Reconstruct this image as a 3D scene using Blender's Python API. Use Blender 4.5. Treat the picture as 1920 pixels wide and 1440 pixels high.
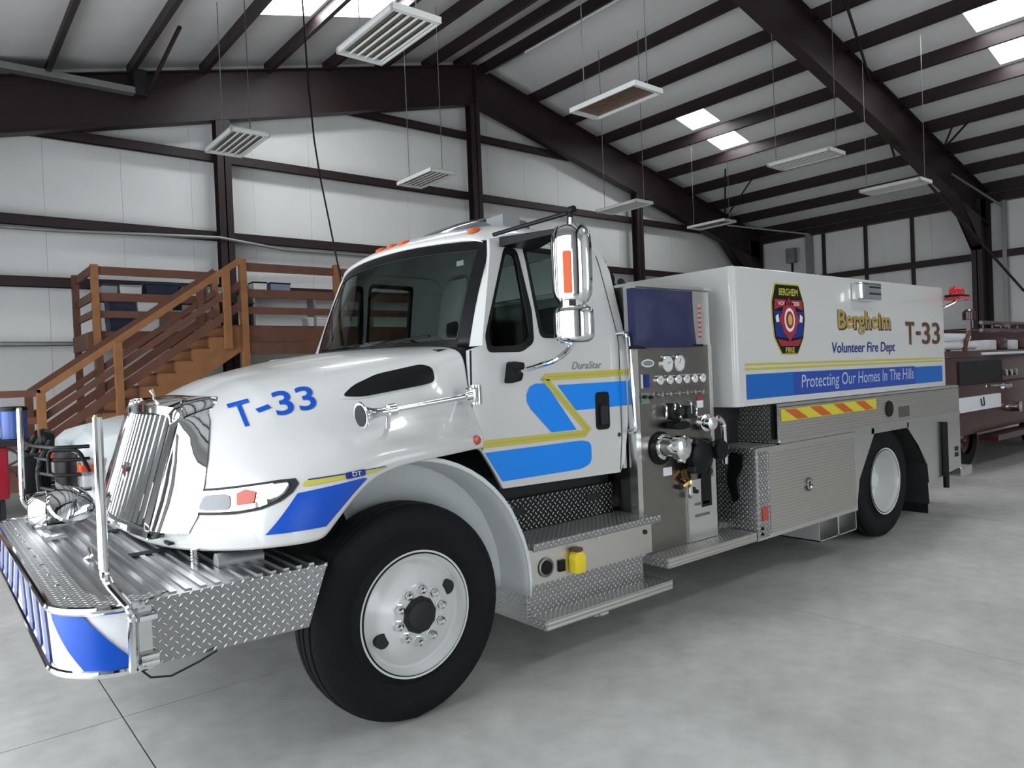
import bpy, bmesh, math, random
from mathutils import Vector, Matrix
from mathutils.bvhtree import BVHTree
random.seed(7)
PI = math.pi
C = bpy.context.scene
COL = C.collection
for o in list(bpy.data.objects):
    bpy.data.objects.remove(o)

# ------------------------------------------------------------ camera, world, light
cd = bpy.data.cameras.new('camera')
cam = bpy.data.objects.new('camera', cd); COL.objects.link(cam); C.camera = cam
cd.sensor_fit = 'HORIZONTAL'; cd.sensor_width = 36.0
cd.lens = 36.0 * 1371.0 / 1920.0
cd.clip_start = 0.05; cd.clip_end = 300
yaw, pit, rol = math.radians(50.8), math.radians(-0.8), math.radians(-2.35)
d = Vector((math.cos(yaw)*math.cos(pit), math.sin(yaw)*math.cos(pit), math.sin(pit)))
r = Vector((math.sin(yaw), -math.cos(yaw), 0)); u = r.cross(d)
cc, ss = math.cos(rol), math.sin(rol)
R_ = cc*r + ss*u; U_ = -ss*r + cc*u
cam.matrix_world = Matrix(((R_.x, U_.x, -d.x, 0), (R_.y, U_.y, -d.y, 0), (R_.z, U_.z, -d.z, 1.64), (0, 0, 0, 1)))

w = bpy.data.worlds.new('daylight'); C.world = w; w.use_nodes = True
bg = w.node_tree.nodes['Background']
bg.inputs[0].default_value = (0.86, 0.93, 1.0, 1); bg.inputs[1].default_value = 1.9

def area(name, loc, rot, sx, sy, power, color=(0.92, 0.96, 1)):
    l = bpy.data.lights.new(name, 'AREA'); l.shape = 'RECTANGLE'; l.size = sx; l.size_y = sy
    l.energy = power; l.color = color
    o = bpy.data.objects.new(name, l); COL.objects.link(o); o.location = loc; o.rotation_euler = rot
    return o
# daylight entering the open overhead doors of the left side wall and of the front end wall
DOORS_LEFT = [(-5.6, -1.6), (1.7, 6.1), (6.9, 11.3)]
DOORS_FRONT = [(6.0, 10.6)]
for a, b in DOORS_LEFT:
    area('door_daylight', (-1.95, (a+b)/2, 2.15), (0, -PI/2, 0), 4.2, b-a-.1, 135)
for a, b in DOORS_FRONT:
    area('door_daylight', ((a+b)/2, -7.95, 2.15), (PI/2, 0, 0), b-a-.1, 4.2, 62)

vs = C.view_settings
vs.view_transform = 'Standard'; vs.look = 'None'; vs.gamma = 1.0; vs.use_curve_mapping = False
vs.exposure = 0.42

# ------------------------------------------------------------ materials
def new_mat(name):
    m = bpy.data.materials.new(name); m.use_nodes = True
    return m, m.node_tree, m.node_tree.nodes['Principled BSDF']
def mat(name, col, rough=.5, metal=0, noise=0, nscale=5, bump=0, coat=0, emit=None, es=0, alpha=1, trans=0, spec=.5):
    m, t, b = new_mat(name)
    b.inputs['Base Color'].default_value = (*col, 1); b.inputs['Roughness'].default_value = rough
    b.inputs['Metallic'].default_value = metal; b.inputs['Coat Weight'].default_value = coat
    b.inputs['Coat Roughness'].default_value = .05; b.inputs['Specular IOR Level'].default_value = spec
    if trans: b.inputs['Transmission Weight'].default_value = trans
    if alpha < 1: b.inputs['Alpha'].default_value = alpha
    if emit: b.inputs['Emission Color'].default_value = (*emit, 1); b.inputs['Emission Strength'].default_value = es
    if noise or bump:
        tc = t.nodes.new('ShaderNodeTexCoord'); n = t.nodes.new('ShaderNodeTexNoise')
        n.inputs['Scale'].default_value = nscale; n.inputs['Detail'].default_value = 6
        t.links.new(tc.outputs['Object'], n.inputs['Vector'])
        if noise:
            mx = t.nodes.new('ShaderNodeMix'); mx.data_type = 'RGBA'
            mx.inputs[6].default_value = (*[max(0, c*(1-noise)) for c in col], 1)
            mx.inputs[7].default_value = (*[min(1, c*(1+noise)) for c in col], 1)
            t.links.new(n.outputs['Fac'], mx.inputs[0]); t.links.new(mx.outputs[2], b.inputs['Base Color'])
        if bump:
            bp = t.nodes.new('ShaderNodeBump'); bp.inputs['Strength'].default_value = bump; bp.inputs['Distance'].default_value = .02
            t.links.new(n.outputs['Fac'], bp.inputs['Height']); t.links.new(bp.outputs[0], b.inputs['Normal'])
    return m
class NX:                                # small expression helper over math nodes
    def __init__(s, t, sock): s.t = t; s.s = sock
    def op(s, name, *a):
        n = s.t.nodes.new('ShaderNodeMath'); n.operation = name
        for i, v in enumerate((s,)+a):
            if isinstance(v, NX): s.t.links.new(v.s, n.inputs[i])
            else: n.inputs[i].default_value = v
        return NX(s.t, n.outputs[0])
    def __add__(s, o): return s.op('ADD', o)
    def __sub__(s, o): return s.op('SUBTRACT', o)
    def __mul__(s, o): return s.op('MULTIPLY', o)
def diamond_mat(name, axes, size=.028, col=(.62, .62, .63), rough=.22):
    m, t, b = new_mat(name)
    tc = t.nodes.new('ShaderNodeTexCoord'); sp = t.nodes.new('ShaderNodeSeparateXYZ')
    t.links.new(tc.outputs['Object'], sp.inputs[0])
    A = NX(t, sp.outputs[axes[0]]); B = NX(t, sp.outputs[axes[1]])
    U = (A + B)*(1/size/1.414); V = (A - B)*(1/size/1.414)
    fu = U.op('FRACT') - .5; fv = V.op('FRACT') - .5
    par = (U.op('FLOOR') + V.op('FLOOR'))*.5; par = par.op('FRACT')*2.0
    def ell(p, q): return (p*2.3).op('POWER', 2.0) + (q*6.5).op('POWER', 2.0)
    e1 = ell(fu, fv); e2 = ell(fv, fu)
    e = e1*par + e2*(par*-1.0 + 1.0)
    h = (e*-1.0 + 1.0).op('MAXIMUM', 0.0).op('POWER', .5)
    bp = t.nodes.new('ShaderNodeBump'); bp.inputs['Strength'].default_value = 1; bp.inputs['Distance'].default_value = .006
    t.links.new(h.s, bp.inputs['Height']); t.links.new(bp.outputs[0], b.inputs['Normal'])
    mx = t.nodes.new('ShaderNodeMix'); mx.data_type = 'RGBA'
    mx.inputs[6].default_value = (*[c*.62 for c in col], 1); mx.inputs[7].default_value = (.93, .93, .92, 1)
    t.links.new(h.s, mx.inputs[0]); t.links.new(mx.outputs[2], b.inputs['Base Color'])
    b.inputs['Metallic'].default_value = 1; b.inputs['Roughness'].default_value = rough
    return m
def ribbed_mat(name, axis, period, col=(.6, .59, .57), rough=.3, dist=.004, metal=1, dark=.7):
    m, t, b = new_mat(name)
    tc = t.nodes.new('ShaderNodeTexCoord'); sp = t.nodes.new('ShaderNodeSeparateXYZ')
    t.links.new(tc.outputs['Object'], sp.inputs[0])
    h = (NX(t, sp.outputs[axis])*(2*PI/period)).op('SINE')*.5 + .5
    bp = t.nodes.new('ShaderNodeBump'); bp.inputs['Strength'].default_value = .8; bp.inputs['Distance'].default_value = dist
    t.links.new(h.s, bp.inputs['Height'])
    n = t.nodes.new('ShaderNodeTexNoise'); n.inputs['Scale'].default_value = 3
    t.links.new(tc.outputs['Object'], n.inputs['Vector'])
    t.links.new(bp.outputs[0], b.inputs['Normal'])
    mx = t.nodes.new('ShaderNodeMix'); mx.data_type = 'RGBA'
    mx.inputs[6].default_value = (*[c*dark for c in col], 1); mx.inputs[7].default_value = (*col, 1)
    t.links.new(h.s, mx.inputs[0]); t.links.new(mx.outputs[2], b.inputs['Base Color'])
    b.inputs['Metallic'].default_value = metal; b.inputs['Roughness'].default_value = rough
    return m

m_white = mat('white_paint', (.60, .60, .588), .28, coat=.6)
m_white2 = mat('white_truck_paint', (.62, .66, .66), .3, coat=.4)
m_chrome = mat('chrome', (.82, .83, .84), .07, 1)
m_plain = mat('plain_aluminium', (.58, .565, .53), .36, 1, noise=.06, nscale=4)
m_steel = mat('brushed_steel', (.25, .24, .225), .28, 1, noise=.12, nscale=9)
m_alu = mat('aluminium', (.72, .72, .71), .24, 1, noise=.08, nscale=3)
m_dp_xz = diamond_mat('diamond_plate_side', (0, 2))
m_dp_xy = diamond_mat('diamond_plate_tread', (0, 1), .026, (.78, .77, .75), .42)
m_dp_yz = diamond_mat('diamond_plate_end', (1, 2), .026, (.74, .74, .73), .36)
m_mesh = diamond_mat('grip_mesh', (0, 2), .028, (.04, .04, .04), .4)
m_flute = ribbed_mat('fluted_aluminium', 2, .024, (.64, .625, .59), .36, .0012, dark=.82)
m_deckrib = ribbed_mat('ribbed_deck', 0, .05, (.74, .74, .75), .34, .006, dark=.6)
m_black = mat('black_plastic', (.006, .006, .007), .4, spec=.18)
m_rubber = mat('rubber', (.009, .009, .010), .7, noise=.3, nscale=20, spec=.15)
m_dark = mat('dark_underbody', (.010, .010, .011), .7)
m_wheel = mat('white_wheel_paint', (.60, .61, .60), .3, coat=.4)
m_cyan = mat('light_blue_vinyl', (.0, .235, .86), .4, spec=.3)
m_blue = mat('blue_vinyl', (.002, .07, .46), .35, spec=.3)
m_tank_blue = mat('tank_blue_vinyl', (.004, .12, .47), .4, spec=.3)
m_tank_navy = mat('tank_navy_vinyl', (.02, .065, .36), .4, spec=.3)
m_pale = mat('pale_letter_vinyl', (.42, .50, .66), .4)
m_navy = mat('navy_vinyl', (.008, .03, .22), .35, spec=.3)
m_blue_glare = mat('blue_vinyl_glare', (.16, .20, .55), .3)  # bright glare on the blue bumper stripes, painted in as lavender
m_yel = mat('yellow_vinyl', (.52, .47, .05), .35)
m_yelb = mat('bright_yellow', (.80, .62, .02), .4)
m_gold = mat('gold_leaf', (.47, .36, .10), .35, .3)
m_brown = mat('brown_vinyl', (.10, .035, .02), .4)
m_red = mat('red_vinyl', (.33, .015, .03), .4)
m_amber = mat('amber_lens', (.60, .085, .002), .45, spec=.3)
m_redlens = mat('red_lens', (.5, .01, .02), .12, coat=.6)
m_orange = mat('orange_red_lens', (.45, .06, .03), .2)
m_tarp = mat('blue_vinyl_cover', (.010, .014, .075), .5, bump=.4, nscale=7)
m_stripew = mat('white_vinyl', (.78, .79, .82), .3)
m_glass = mat('tinted_glass', (.42, .48, .46), .03, trans=1, spec=.5)
m_glass.node_tree.nodes['Principled BSDF'].inputs['IOR'].default_value = 1.1
m_lens = mat('clear_lens', (.9, .92, .92), .05, trans=.8)
m_maroon = mat('red_oxide_steel', (.022, .011, .012), .5, noise=.3, nscale=2)
m_liner = mat('vinyl_insulation', (.80, .80, .785), .42, noise=.05, nscale=1.5, bump=.25)
m_roofin = mat('roof_insulation', (.80, .80, .79), .6, noise=.06, nscale=2, bump=.2)
m_wood = mat('treated_pine', (.25, .105, .035), .65, noise=.35, nscale=6)
m_wood2 = mat('dark_stained_pine', (.115, .044, .024), .65, noise=.35, nscale=5)
m_redtruck = mat('maroon_truck_paint', (.05, .006, .009), .3, coat=.4)
m_greyplastic = mat('grey_plastic', (.22, .23, .24), .5)
m_fixture = mat('fixture_white', (.62, .63, .62), .4)
m_tube = mat('unlit_tube', (.55, .55, .52), .3)
m_refl = mat('fixture_reflector', (.20, .19, .18), .25, .8)
m_navyb = mat('navy_bin_plastic', (.015, .022, .055), .5)
m_paper = mat('white_box', (.66, .66, .66), .6)
m_sky = mat('skylight_panel', (.9, .9, .9), .5, emit=(.95, .98, 1), es=14)
m_gal = mat('galvanised', (.33, .33, .33), .45, .7, noise=.2, nscale=8)
m_brass = mat('brass_nozzle', (.45, .30, .10), .3, 1)

def floor_mat():
    m, t, b = new_mat('polished_concrete')
    tc = t.nodes.new('ShaderNodeTexCoord')
    n1 = t.nodes.new('ShaderNodeTexNoise'); n1.inputs['Scale'].default_value = .9; n1.inputs['Detail'].default_value = 8; n1.inputs['Roughness'].default_value = .65
    n2 = t.nodes.new('ShaderNodeTexNoise'); n2.inputs['Scale'].default_value = 7; n2.inputs['Detail'].default_value = 8
    t.links.new(tc.outputs['Object'], n1.inputs['Vector']); t.links.new(tc.outputs['Object'], n2.inputs['Vector'])
    f = NX(t, n1.outputs['Fac'])*.65 + NX(t, n2.outputs['Fac'])*.35
    cr = t.nodes.new('ShaderNodeValToRGB'); t.links.new(f.s, cr.inputs[0])
    cr.color_ramp.elements[0].position = .32; cr.color_ramp.elements[0].color = (.36, .355, .34, 1)
    cr.color_ramp.elements[1].position = .66; cr.color_ramp.elements[1].color = (.60, .595, .57, 1)
    t.links.new(cr.outputs[0], b.inputs['Base Color'])
    rr = (NX(t, n1.outputs['Fac'])*.25 + .32); t.links.new(rr.s, b.inputs['Roughness'])
    bp = t.nodes.new('ShaderNodeBump'); bp.inputs['Strength'].default_value = .1; bp.inputs['Distance'].default_value = .01
    t.links.new(n2.outputs['Fac'], bp.inputs['Height']); t.links.new(bp.outputs[0], b.inputs['Normal'])
    return m
m_floor = floor_mat()

# ------------------------------------------------------------ mesh helpers
def loc_of(p):
    return p.get('_o', (0, 0, 0)) if p else (0, 0, 0)
def link(name, me, m, parent=None, smooth=False):
    o = bpy.data.objects.new(name, me); COL.objects.link(o)
    if m and not me.materials: me.materials.append(m)
    if smooth:
        for p in me.polygons: p.use_smooth = True
    if parent:
        o.parent = parent
        if parent.type == 'EMPTY': o.matrix_parent_inverse = Matrix.Translation(parent.location).inverted()
    return o
class G:
    """collects shapes into one mesh"""
    def __init__(s): s.v = []; s.f = []
    def add(s, v, f):
        n = len(s.v); s.v += [tuple(p) for p in v]; s.f += [tuple(i+n for i in q) for q in f]; return s
    def box(s, a, b):
        x0, y0, z0 = a; x1, y1, z1 = b
        return s.add([(x0,y0,z0),(x1,y0,z0),(x1,y1,z0),(x0,y1,z0),(x0,y0,z1),(x1,y0,z1),(x1,y1,z1),(x0,y1,z1)],
                     [(0,3,2,1),(4,5,6,7),(0,1,5,4),(1,2,6,5),(2,3,7,6),(3,0,4,7)])
    def prism(s, poly, ax, a, b):
        """poly of 2-D points extruded along axis ax from a to b"""
        def P(p, t):
            return {0: (t, p[0], p[1]), 1: (p[0], t, p[1]), 2: (p[0], p[1], t)}[ax]
        n = len(poly); v = [P(p, a) for p in poly] + [P(p, b) for p in poly]
        f = [tuple(range(n)), tuple(range(2*n-1, n-1, -1))] + [(i, i+n, (i+1) % n + n, (i+1) % n) for i in range(n)]
        return s.add(v, f)
    def tube(s, pts, rad, seg=8, caps=True):
        pts = [Vector(p) for p in pts]; rads = rad if isinstance(rad, (list, tuple)) else [rad]*len(pts)
        v = []; up = Vector((0.13, .21, .97))
        for i, p in enumerate(pts):
            t = (pts[min(i+1, len(pts)-1)] - pts[max(i-1, 0)]).normalized()
            a = t.cross(up)
            if a.length < .05: a = t.cross(Vector((1, 0, 0)))
            a.normalize(); b = t.cross(a)
            for k in range(seg):
                an = 2*PI*k/seg; v.append(p + (a*math.cos(an) + b*math.sin(an))*rads[i])
        f = []
        for i in range(len(pts)-1):
            for k in range(seg):
                k2 = (k+1) % seg; f.append((i*seg+k, i*seg+k2, (i+1)*seg+k2, (i+1)*seg+k))
        if caps: f += [tuple(range(seg))[::-1], tuple((len(pts)-1)*seg+k for k in range(seg))]
        return s.add(v, f)
    def lathe(s, prof, org, axis, seg=32, cap=True):
        """prof (distance along axis, radius)"""
        ax = Vector(axis).normalized(); a = ax.orthogonal().normalized(); b = ax.cross(a); org = Vector(org)
        v = []
        for (h, rr) in prof:
            for k in range(seg):
                an = 2*PI*k/seg; v.append(org + ax*h + (a*math.cos(an) + b*math.sin(an))*max(rr, .0004))
        f = []
        for i in range(len(prof)-1):
            for k in range(seg):
                k2 = (k+1) % seg; f.append((i*seg+k, i*seg+k2, (i+1)*seg+k2, (i+1)*seg+k))
        if cap: f += [tuple(range(seg))[::-1], tuple((len(prof)-1)*seg+k for k in range(seg))]
        return s.add(v, f)
    def build(s, name, m, parent=None, smooth=False, bevel=0, sharp=35):
        me = bpy.data.meshes.new(name)
        if bevel:
            bm = bmesh.new(); vs = [bm.verts.new(p) for p in s.v]
            for q in s.f:
                try: bm.faces.new([vs[i] for i in q])
                except ValueError: pass
            bmesh.ops.recalc_face_normals(bm, faces=bm.faces)
            es = [e for e in bm.edges if len(e.link_faces) == 2 and e.calc_face_angle(0) > .5]
            bmesh.ops.bevel(bm, geom=es, offset=bevel, segments=2, affect='EDGES', profile=.6, clamp_overlap=True)
            bm.to_mesh(me); bm.free()
        else:
            me.from_pydata(s.v, [], s.f); me.validate()
            bm = bmesh.new(); bm.from_mesh(me); bmesh.ops.recalc_face_normals(bm, faces=bm.faces)
            bm.to_mesh(me); bm.free()
        o = link(name, me, m, parent)
        if smooth or bevel:
            for p in me.polygons: p.use_smooth = True
            try: me.set_sharp_from_angle(angle=math.radians(sharp))
            except Exception: pass
        return o
def box(name, a, b, m, parent=None, bevel=0): return G().box(a, b).build(name, m, parent, bevel=bevel)
def prism(name, poly, ax, a, b, m, parent=None, bevel=0): return G().prism(poly, ax, a, b).build(name, m, parent, bevel=bevel)
def tube(name, pts, rad, m, parent=None, seg=10): return G().tube(pts, rad, seg).build(name, m, parent, smooth=True)
def lathe(name, prof, org, axis, m, parent=None, seg=32): return G().lathe(prof, org, axis, seg).build(name, m, parent, smooth=True)
def thing(name, label, cat, loc=(0, 0, 0), group=None):
    o = bpy.data.objects.new(name, None); COL.objects.link(o); o.location = loc
    o.empty_display_size = .1
    o['label'] = label; o['category'] = cat
    if group: o['group'] = group
    return o
def tag(o, label, cat, group=None):
    o['label'] = label; o['category'] = cat
    if group: o['group'] = group
    return o
def struct(o):
    o['kind'] = 'structure'; return o
def round_path(pts, rads, n=6):
    """polyline with rounded corners (3-D)"""
    out = [Vector(pts[0])]
    for i in range(1, len(pts)-1):
        p = Vector(pts[i]); a = (Vector(pts[i-1])-p); b = (Vector(pts[i+1])-p)
        rr = min(rads, a.length*.45, b.length*.45); A = p + a.normalized()*rr; B = p + b.normalized()*rr
        for k in range(n+1):
            t = k/n; out.append(A*(1-t)**2 + p*2*t*(1-t) + B*t*t)
    out.append(Vector(pts[-1])); return out
def round_poly(pts, r, n=5):
    out = []; N = len(pts)
    for i in range(N):
        p = Vector(pts[i]); a = Vector(pts[i-1])-p; b = Vector(pts[(i+1) % N])-p
        ri = r[i] if isinstance(r, (list, tuple)) else r
        rr = min(ri, a.length*.48, b.length*.48); A = p + a.normalized()*rr; B = p + b.normalized()*rr
        if rr < 1e-4: out.append((p.x, p.y)); continue
        for k in range(n+1):
            t = k/n; q = A*(1-t)**2 + p*2*t*(1-t) + B*t*t; out.append((q.x, q.y))
    return out
def ellipse(cx, cy, a, b, n=28): return [(cx+a*math.cos(2*PI*k/n), cy+b*math.sin(2*PI*k/n)) for k in range(n)]
def plate(name, outer, holes, thick, m, parent=None, fn=None, cuts=()):
    """flat sheet in x,z with holes; fn(x, z, side) -> y of front / back face"""
    cu = bpy.data.curves.new(name, 'CURVE'); cu.dimensions = '2D'; cu.fill_mode = 'BOTH'; cu.extrude = thick/2
    for pts in [outer]+holes:
        sp = cu.splines.new('POLY'); sp.points.add(len(pts)-1); sp.use_cyclic_u = True
        for i, p in enumerate(pts): sp.points[i].co = (p[0], p[1], 0, 1)
    ob = bpy.data.objects.new('tmp', cu); COL.objects.link(ob)
    dg = bpy.context.evaluated_depsgraph_get(); me = bpy.data.meshes.new_from_object(ob.evaluated_get(dg))
    bpy.data.objects.remove(ob); bpy.data.curves.remove(cu); me.name = name
    bm = bmesh.new(); bm.from_mesh(me); bmesh.ops.remove_doubles(bm, verts=bm.verts, dist=1e-5)
    for co, no in cuts:
        bmesh.ops.bisect_plane(bm, geom=bm.verts[:]+bm.edges[:]+bm.faces[:], plane_co=co, plane_no=no)
    for v in bm.verts:
        x, z, t = v.co; y = fn(x, z) if fn else 0
        v.co = (x, y - t, z)
    bmesh.ops.recalc_face_normals(bm, faces=bm.faces)
    bm.to_mesh(me); bm.free(); me.materials.clear()
    return link(name, me, m, parent)

FONT_CACHE = {}
def text_mesh(s, bold=0.0, shear=0.0, res=4, depth=0):
    cu = bpy.data.curves.new('t', 'FONT'); cu.body = s; cu.size = 1; cu.offset = bold; cu.shear = shear
    cu.resolution_u = res; cu.extrude = depth; cu.fill_mode = 'FRONT' if not depth else 'BOTH'
    ob = bpy.data.objects.new('t', cu); COL.objects.link(ob)
    dg = bpy.context.evaluated_depsgraph_get(); me = bpy.data.meshes.new_from_object(ob.evaluated_get(dg))
    bpy.data.objects.remove(ob); bpy.data.curves.remove(cu)
    return me
def lettering(name, s, x0, z0, width, height, y, m, parent, bold=.02, shear=0, rot=0, bvh=None, dy=.003, skew=0):
    """letters on a plane facing -y, from x0 (left) and baseline z0; width and height of the whole word"""
    me = text_mesh(s, bold, shear)
    xs = [v.co.x for v in me.vertices]; ys = [v.co.y for v in me.vertices]
    a, b, c0, c1 = min(xs), max(xs), min(ys), max(ys)
    bm = bmesh.new(); bm.from_mesh(me)
    bmesh.ops.triangulate(bm, faces=bm.faces)
    if bvh:
        for k in range(2): bmesh.ops.subdivide_edges(bm, edges=[e for e in bm.edges if e.calc_length() > .08], cuts=1)
        bmesh.ops.triangulate(bm, faces=bm.faces)
    cr, sr = math.cos(rot), math.sin(rot)
    for v in bm.verts:
        X = (v.co.x-a)/(b-a)*width; Z = (v.co.y-c0)/(c1-c0)*height
        X += Z*skew; x = x0 + X*cr - Z*sr; z = z0 + X*sr + Z*cr
        v.co = place(x, z, y, bvh, dy)
    bm.to_mesh(me); bm.free(); me.name = name; me.materials.clear()
    return link(name, me, m, parent)
def place(x, z, y, bvh, dy):
    if bvh:
        h = bvh.ray_cast(Vector((x, 1.0, z)), Vector((0, 1, 0)))
        if h[0] is not None:
            n = h[1]
            if n.y > 0: n = -n
            return h[0] + n*dy
        h = bvh.find_nearest(Vector((x, y, z)))
        n = h[1]; n = -n if n.y > 0 else n
        return h[0] + n*dy
    return Vector((x, y-dy, z))
def decal(name, polys, y, m, parent, bvh=None, dy=.003, fn=None):
    bm = bmesh.new()
    for poly in polys:
        vs = [bm.verts.new((p[0], 0, p[1])) for p in poly]
        bm.faces.new(vs)
    bmesh.ops.triangulate(bm, faces=bm.faces)
    if bvh or fn:
        for k in range(5):
            es = [e for e in bm.edges if e.calc_length() > .035]
            if not es: break
            bmesh.ops.subdivide_edges(bm, edges=es, cuts=1)
            bmesh.ops.triangulate(bm, faces=bm.faces)
    for v in bm.verts:
        if fn: v.co = Vector((v.co.x, fn(v.co.x, v.co.z)-dy, v.co.z))
        else: v.co = place(v.co.x, v.co.z, y, bvh, dy)
    me = bpy.data.meshes.new(name); bm.to_mesh(me); bm.free()
    return link(name, me, m, parent)
def band(pts, wd):
    """polygon of a stripe of width wd following 2-D points"""
    L = []; Rr = []
    P = [Vector(p) for p in pts]
    for i, p in enumerate(P):
        if i == 0: t = (P[1]-p).normalized(); n = Vector((-t.y, t.x)); k = 1
        elif i == len(P)-1: t = (p-P[i-1]).normalized(); n = Vector((-t.y, t.x)); k = 1
        else:
            t1 = (p-P[i-1]).normalized(); t2 = (P[i+1]-p).normalized(); n1 = Vector((-t1.y, t1.x)); n2 = Vector((-t2.y, t2.x))
            n = (n1+n2).normalized(); k = 1/max(.3, n.dot(n1))
        L.append(p+n*wd/2*k); Rr.append(p-n*wd/2*k)
    return [[tuple(L[i]), tuple(L[i+1]), tuple(Rr[i+1]), tuple(Rr[i])] for i in range(len(P)-1)]

# ============================================================ THE BUILDING
XL, XR, YF, YB, XC = -1.8, 23.6, -7.9, 14.9, 10.95
def ztop(x): return 9.25 - .25*abs(x-XC)         # top of the rafters / underside of the purlins
PUR = .25
# floor: slab bed with concrete panels, joints recessed
floor = struct(box('floor', (XL-.3, YF-.3, -.2), (XR+.3, YB+.3, -.02), mat('joint_filler', (.16, .16, .15), .8)))
gx = [XL-.3, .74, 4.46, 8.18, 11.9, 15.6, 19.3, XR+.3]; gy = [YF-.3, -3.3, .4, 4.1, 7.8, 11.5, YB+.3]
for i in range(len(gx)-1):
    for j in range(len(gy)-1):
        box('slab', (gx[i]+.004, gy[j]+.004, -.02), (gx[i+1]-.004, gy[j+1]-.004, 0), m_floor, floor)
# roof: two insulated slopes with openings for the skylights
SKY_L = [(4.66, 5.76), (5.92, 7.06)]; SKY_R = [(15.62, 16.68), (16.92, 18.0)]
SKY_LY = [(11.3, 12.35), (3.6, 4.7), (-4, -2.9)]; SKY_RY = [(11.35, 12.22), (4.4, 5.34), (-4, -3.0)]
xs = sorted({XL-.2, XC, XR+.2, *[v for p in SKY_L+SKY_R for v in p]})
ysL = sorted({YF-.2, YB+.2, *[v for p in SKY_LY for v in p]}); ysR = sorted({YF-.2, YB+.2, *[v for p in SKY_RY for v in p]})
g = G(); sky = []
for i in range(len(xs)-1):
    a, b = xs[i], xs[i+1]; left = b <= XC+.01
    ys_ = ysL if left else ysR
    for j in range(len(ys_)-1):
        c_, e_ = ys_[j], ys_[j+1]
        hole = ((a, b) in (SKY_L if left else SKY_R)) and ((c_, e_) in (SKY_LY if left else SKY_RY))
        za, zb = ztop(a)+PUR, ztop(b)+PUR
        v = [(a, c_, za), (b, c_, zb), (b, e_, zb), (a, e_, za), (a, c_, za+.1), (b, c_, zb+.1), (b, e_, zb+.1), (a, e_, za+.1)]
        if hole: sky.append((a, b, c_, e_)); continue
        g.add(v, [(0,3,2,1),(4,5,6,7),(0,1,5,4),(1,2,6,5),(2,3,7,6),(3,0,4,7)])
ceiling = struct(g.build('ceiling', m_roofin))
for n, (a, b, c_, e_) in enumerate(sky):
    za, zb = ztop(a)+PUR+.05, ztop(b)+PUR+.05
    o = G().add([(a, c_, za), (b, c_, zb), (b, e_, zb), (a, e_, za), (a, c_, za+.02), (b, c_, zb+.02), (b, e_, zb+.02), (a, e_, za+.02)],
                [(0,3,2,1),(4,5,6,7),(0,1,5,4),(1,2,6,5),(2,3,7,6),(3,0,4,7)]).build('window_%d' % (n+1), m_sky)
    struct(o)
# purlins (Z sections) running front to back
px = [8.42-1.294*k for k in range(8)] + [9.68, 10.62, 11.28] + [12.9+1.3*k for k in range(9)]
for x in px:
    if x < XL+.15: continue
    z = ztop(x)-.06; s = .075; PU_ = PUR+.06
    poly = [(x-s, z), (x+.005, z), (x+.005, z+PU_-.02), (x+s, z+PU_-.01), (x+s, z+PU_), (x-.005, z+PU_), (x-.005, z+.015), (x-s, z+.015)]
    prism('purlin', poly, 1, YF, YB-.1, m_maroon, ceiling)
# rigid frames: I-section rafters and columns
def rafter(yc, par):
    for sgn, xe in ((-1, XL+.25), (1, XR-.25)):
        g = G()
        top = [(XC, 9.25), (xe, ztop(xe))]; zb0 = 8.31; zbe = 8.31-.25*abs(xe-XC)
        g.prism([(XC, 9.25), (xe, ztop(xe)), (xe, zbe), (XC, zb0)], 1, yc-.012, yc+.012)
        for (z0, z1) in ((9.25, ztop(xe)), (zb0, zbe)):
            g.prism([(XC, z0), (xe, z1), (xe, z1-.02), (XC, z0-.02)], 1, yc-.13, yc+.13)
        g.box((XC-.02*(sgn > 0), yc-.12, 8.31), (XC+.02*(sgn < 0), yc+.12, 9.25))
        g.build('rafter', m_maroon, par)
        # side column with flanges
        x0 = xe; x1 = xe - sgn*.78; zt = ztop(xe)
        g = G(); a_, b_ = min(x0, x1), max(x0, x1)
        g.box((a_, yc-.012, 0), (b_, yc+.012, zt-.2)); g.box((a_, yc-.13, 0), (a_+.022, yc+.13, zt-.25)); g.box((b_-.022, yc-.13, 0), (b_, yc+.13, zt-.25))
        xk = xe - sgn*2.3
        g.prism([(x1, 4.5), (x1, zbe+.2), (xk, 8.31-.25*abs(xk-XC)), (xk, 8.29-.25*abs(xk-XC)), (x1+sgn*.02, 4.6)], 1, yc-.13, yc+.13)
        g.build('column', m_maroon, par)
wall_back = struct(prism('wall_back', [(XL, 0), (XR, 0), (XR, ztop(XR)+.3), (XC, 9.55), (XL, ztop(XL)+.3)], 1, YB, YB+.15, m_liner))
# the vinyl-faced insulation hangs in strips, seams show faintly
x = XL
while x < XR-.1:
    b = min(x+1.22, XR); zt = lambda q: ztop(q)+.18
    poly = [(x+.002, .02), (b-.002, .02), (b-.002, zt(b))] + ([(XC, zt(XC))] if x < XC < b else []) + [(x+.002, zt(x))]
    prism('wall_panel', poly, 1, YB-.03-.012*random.random(), YB, m_liner, wall_back); x = b
rafter(14.45, ceiling)
for yc in (7.4, -.3): rafter(yc, ceiling)
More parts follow.
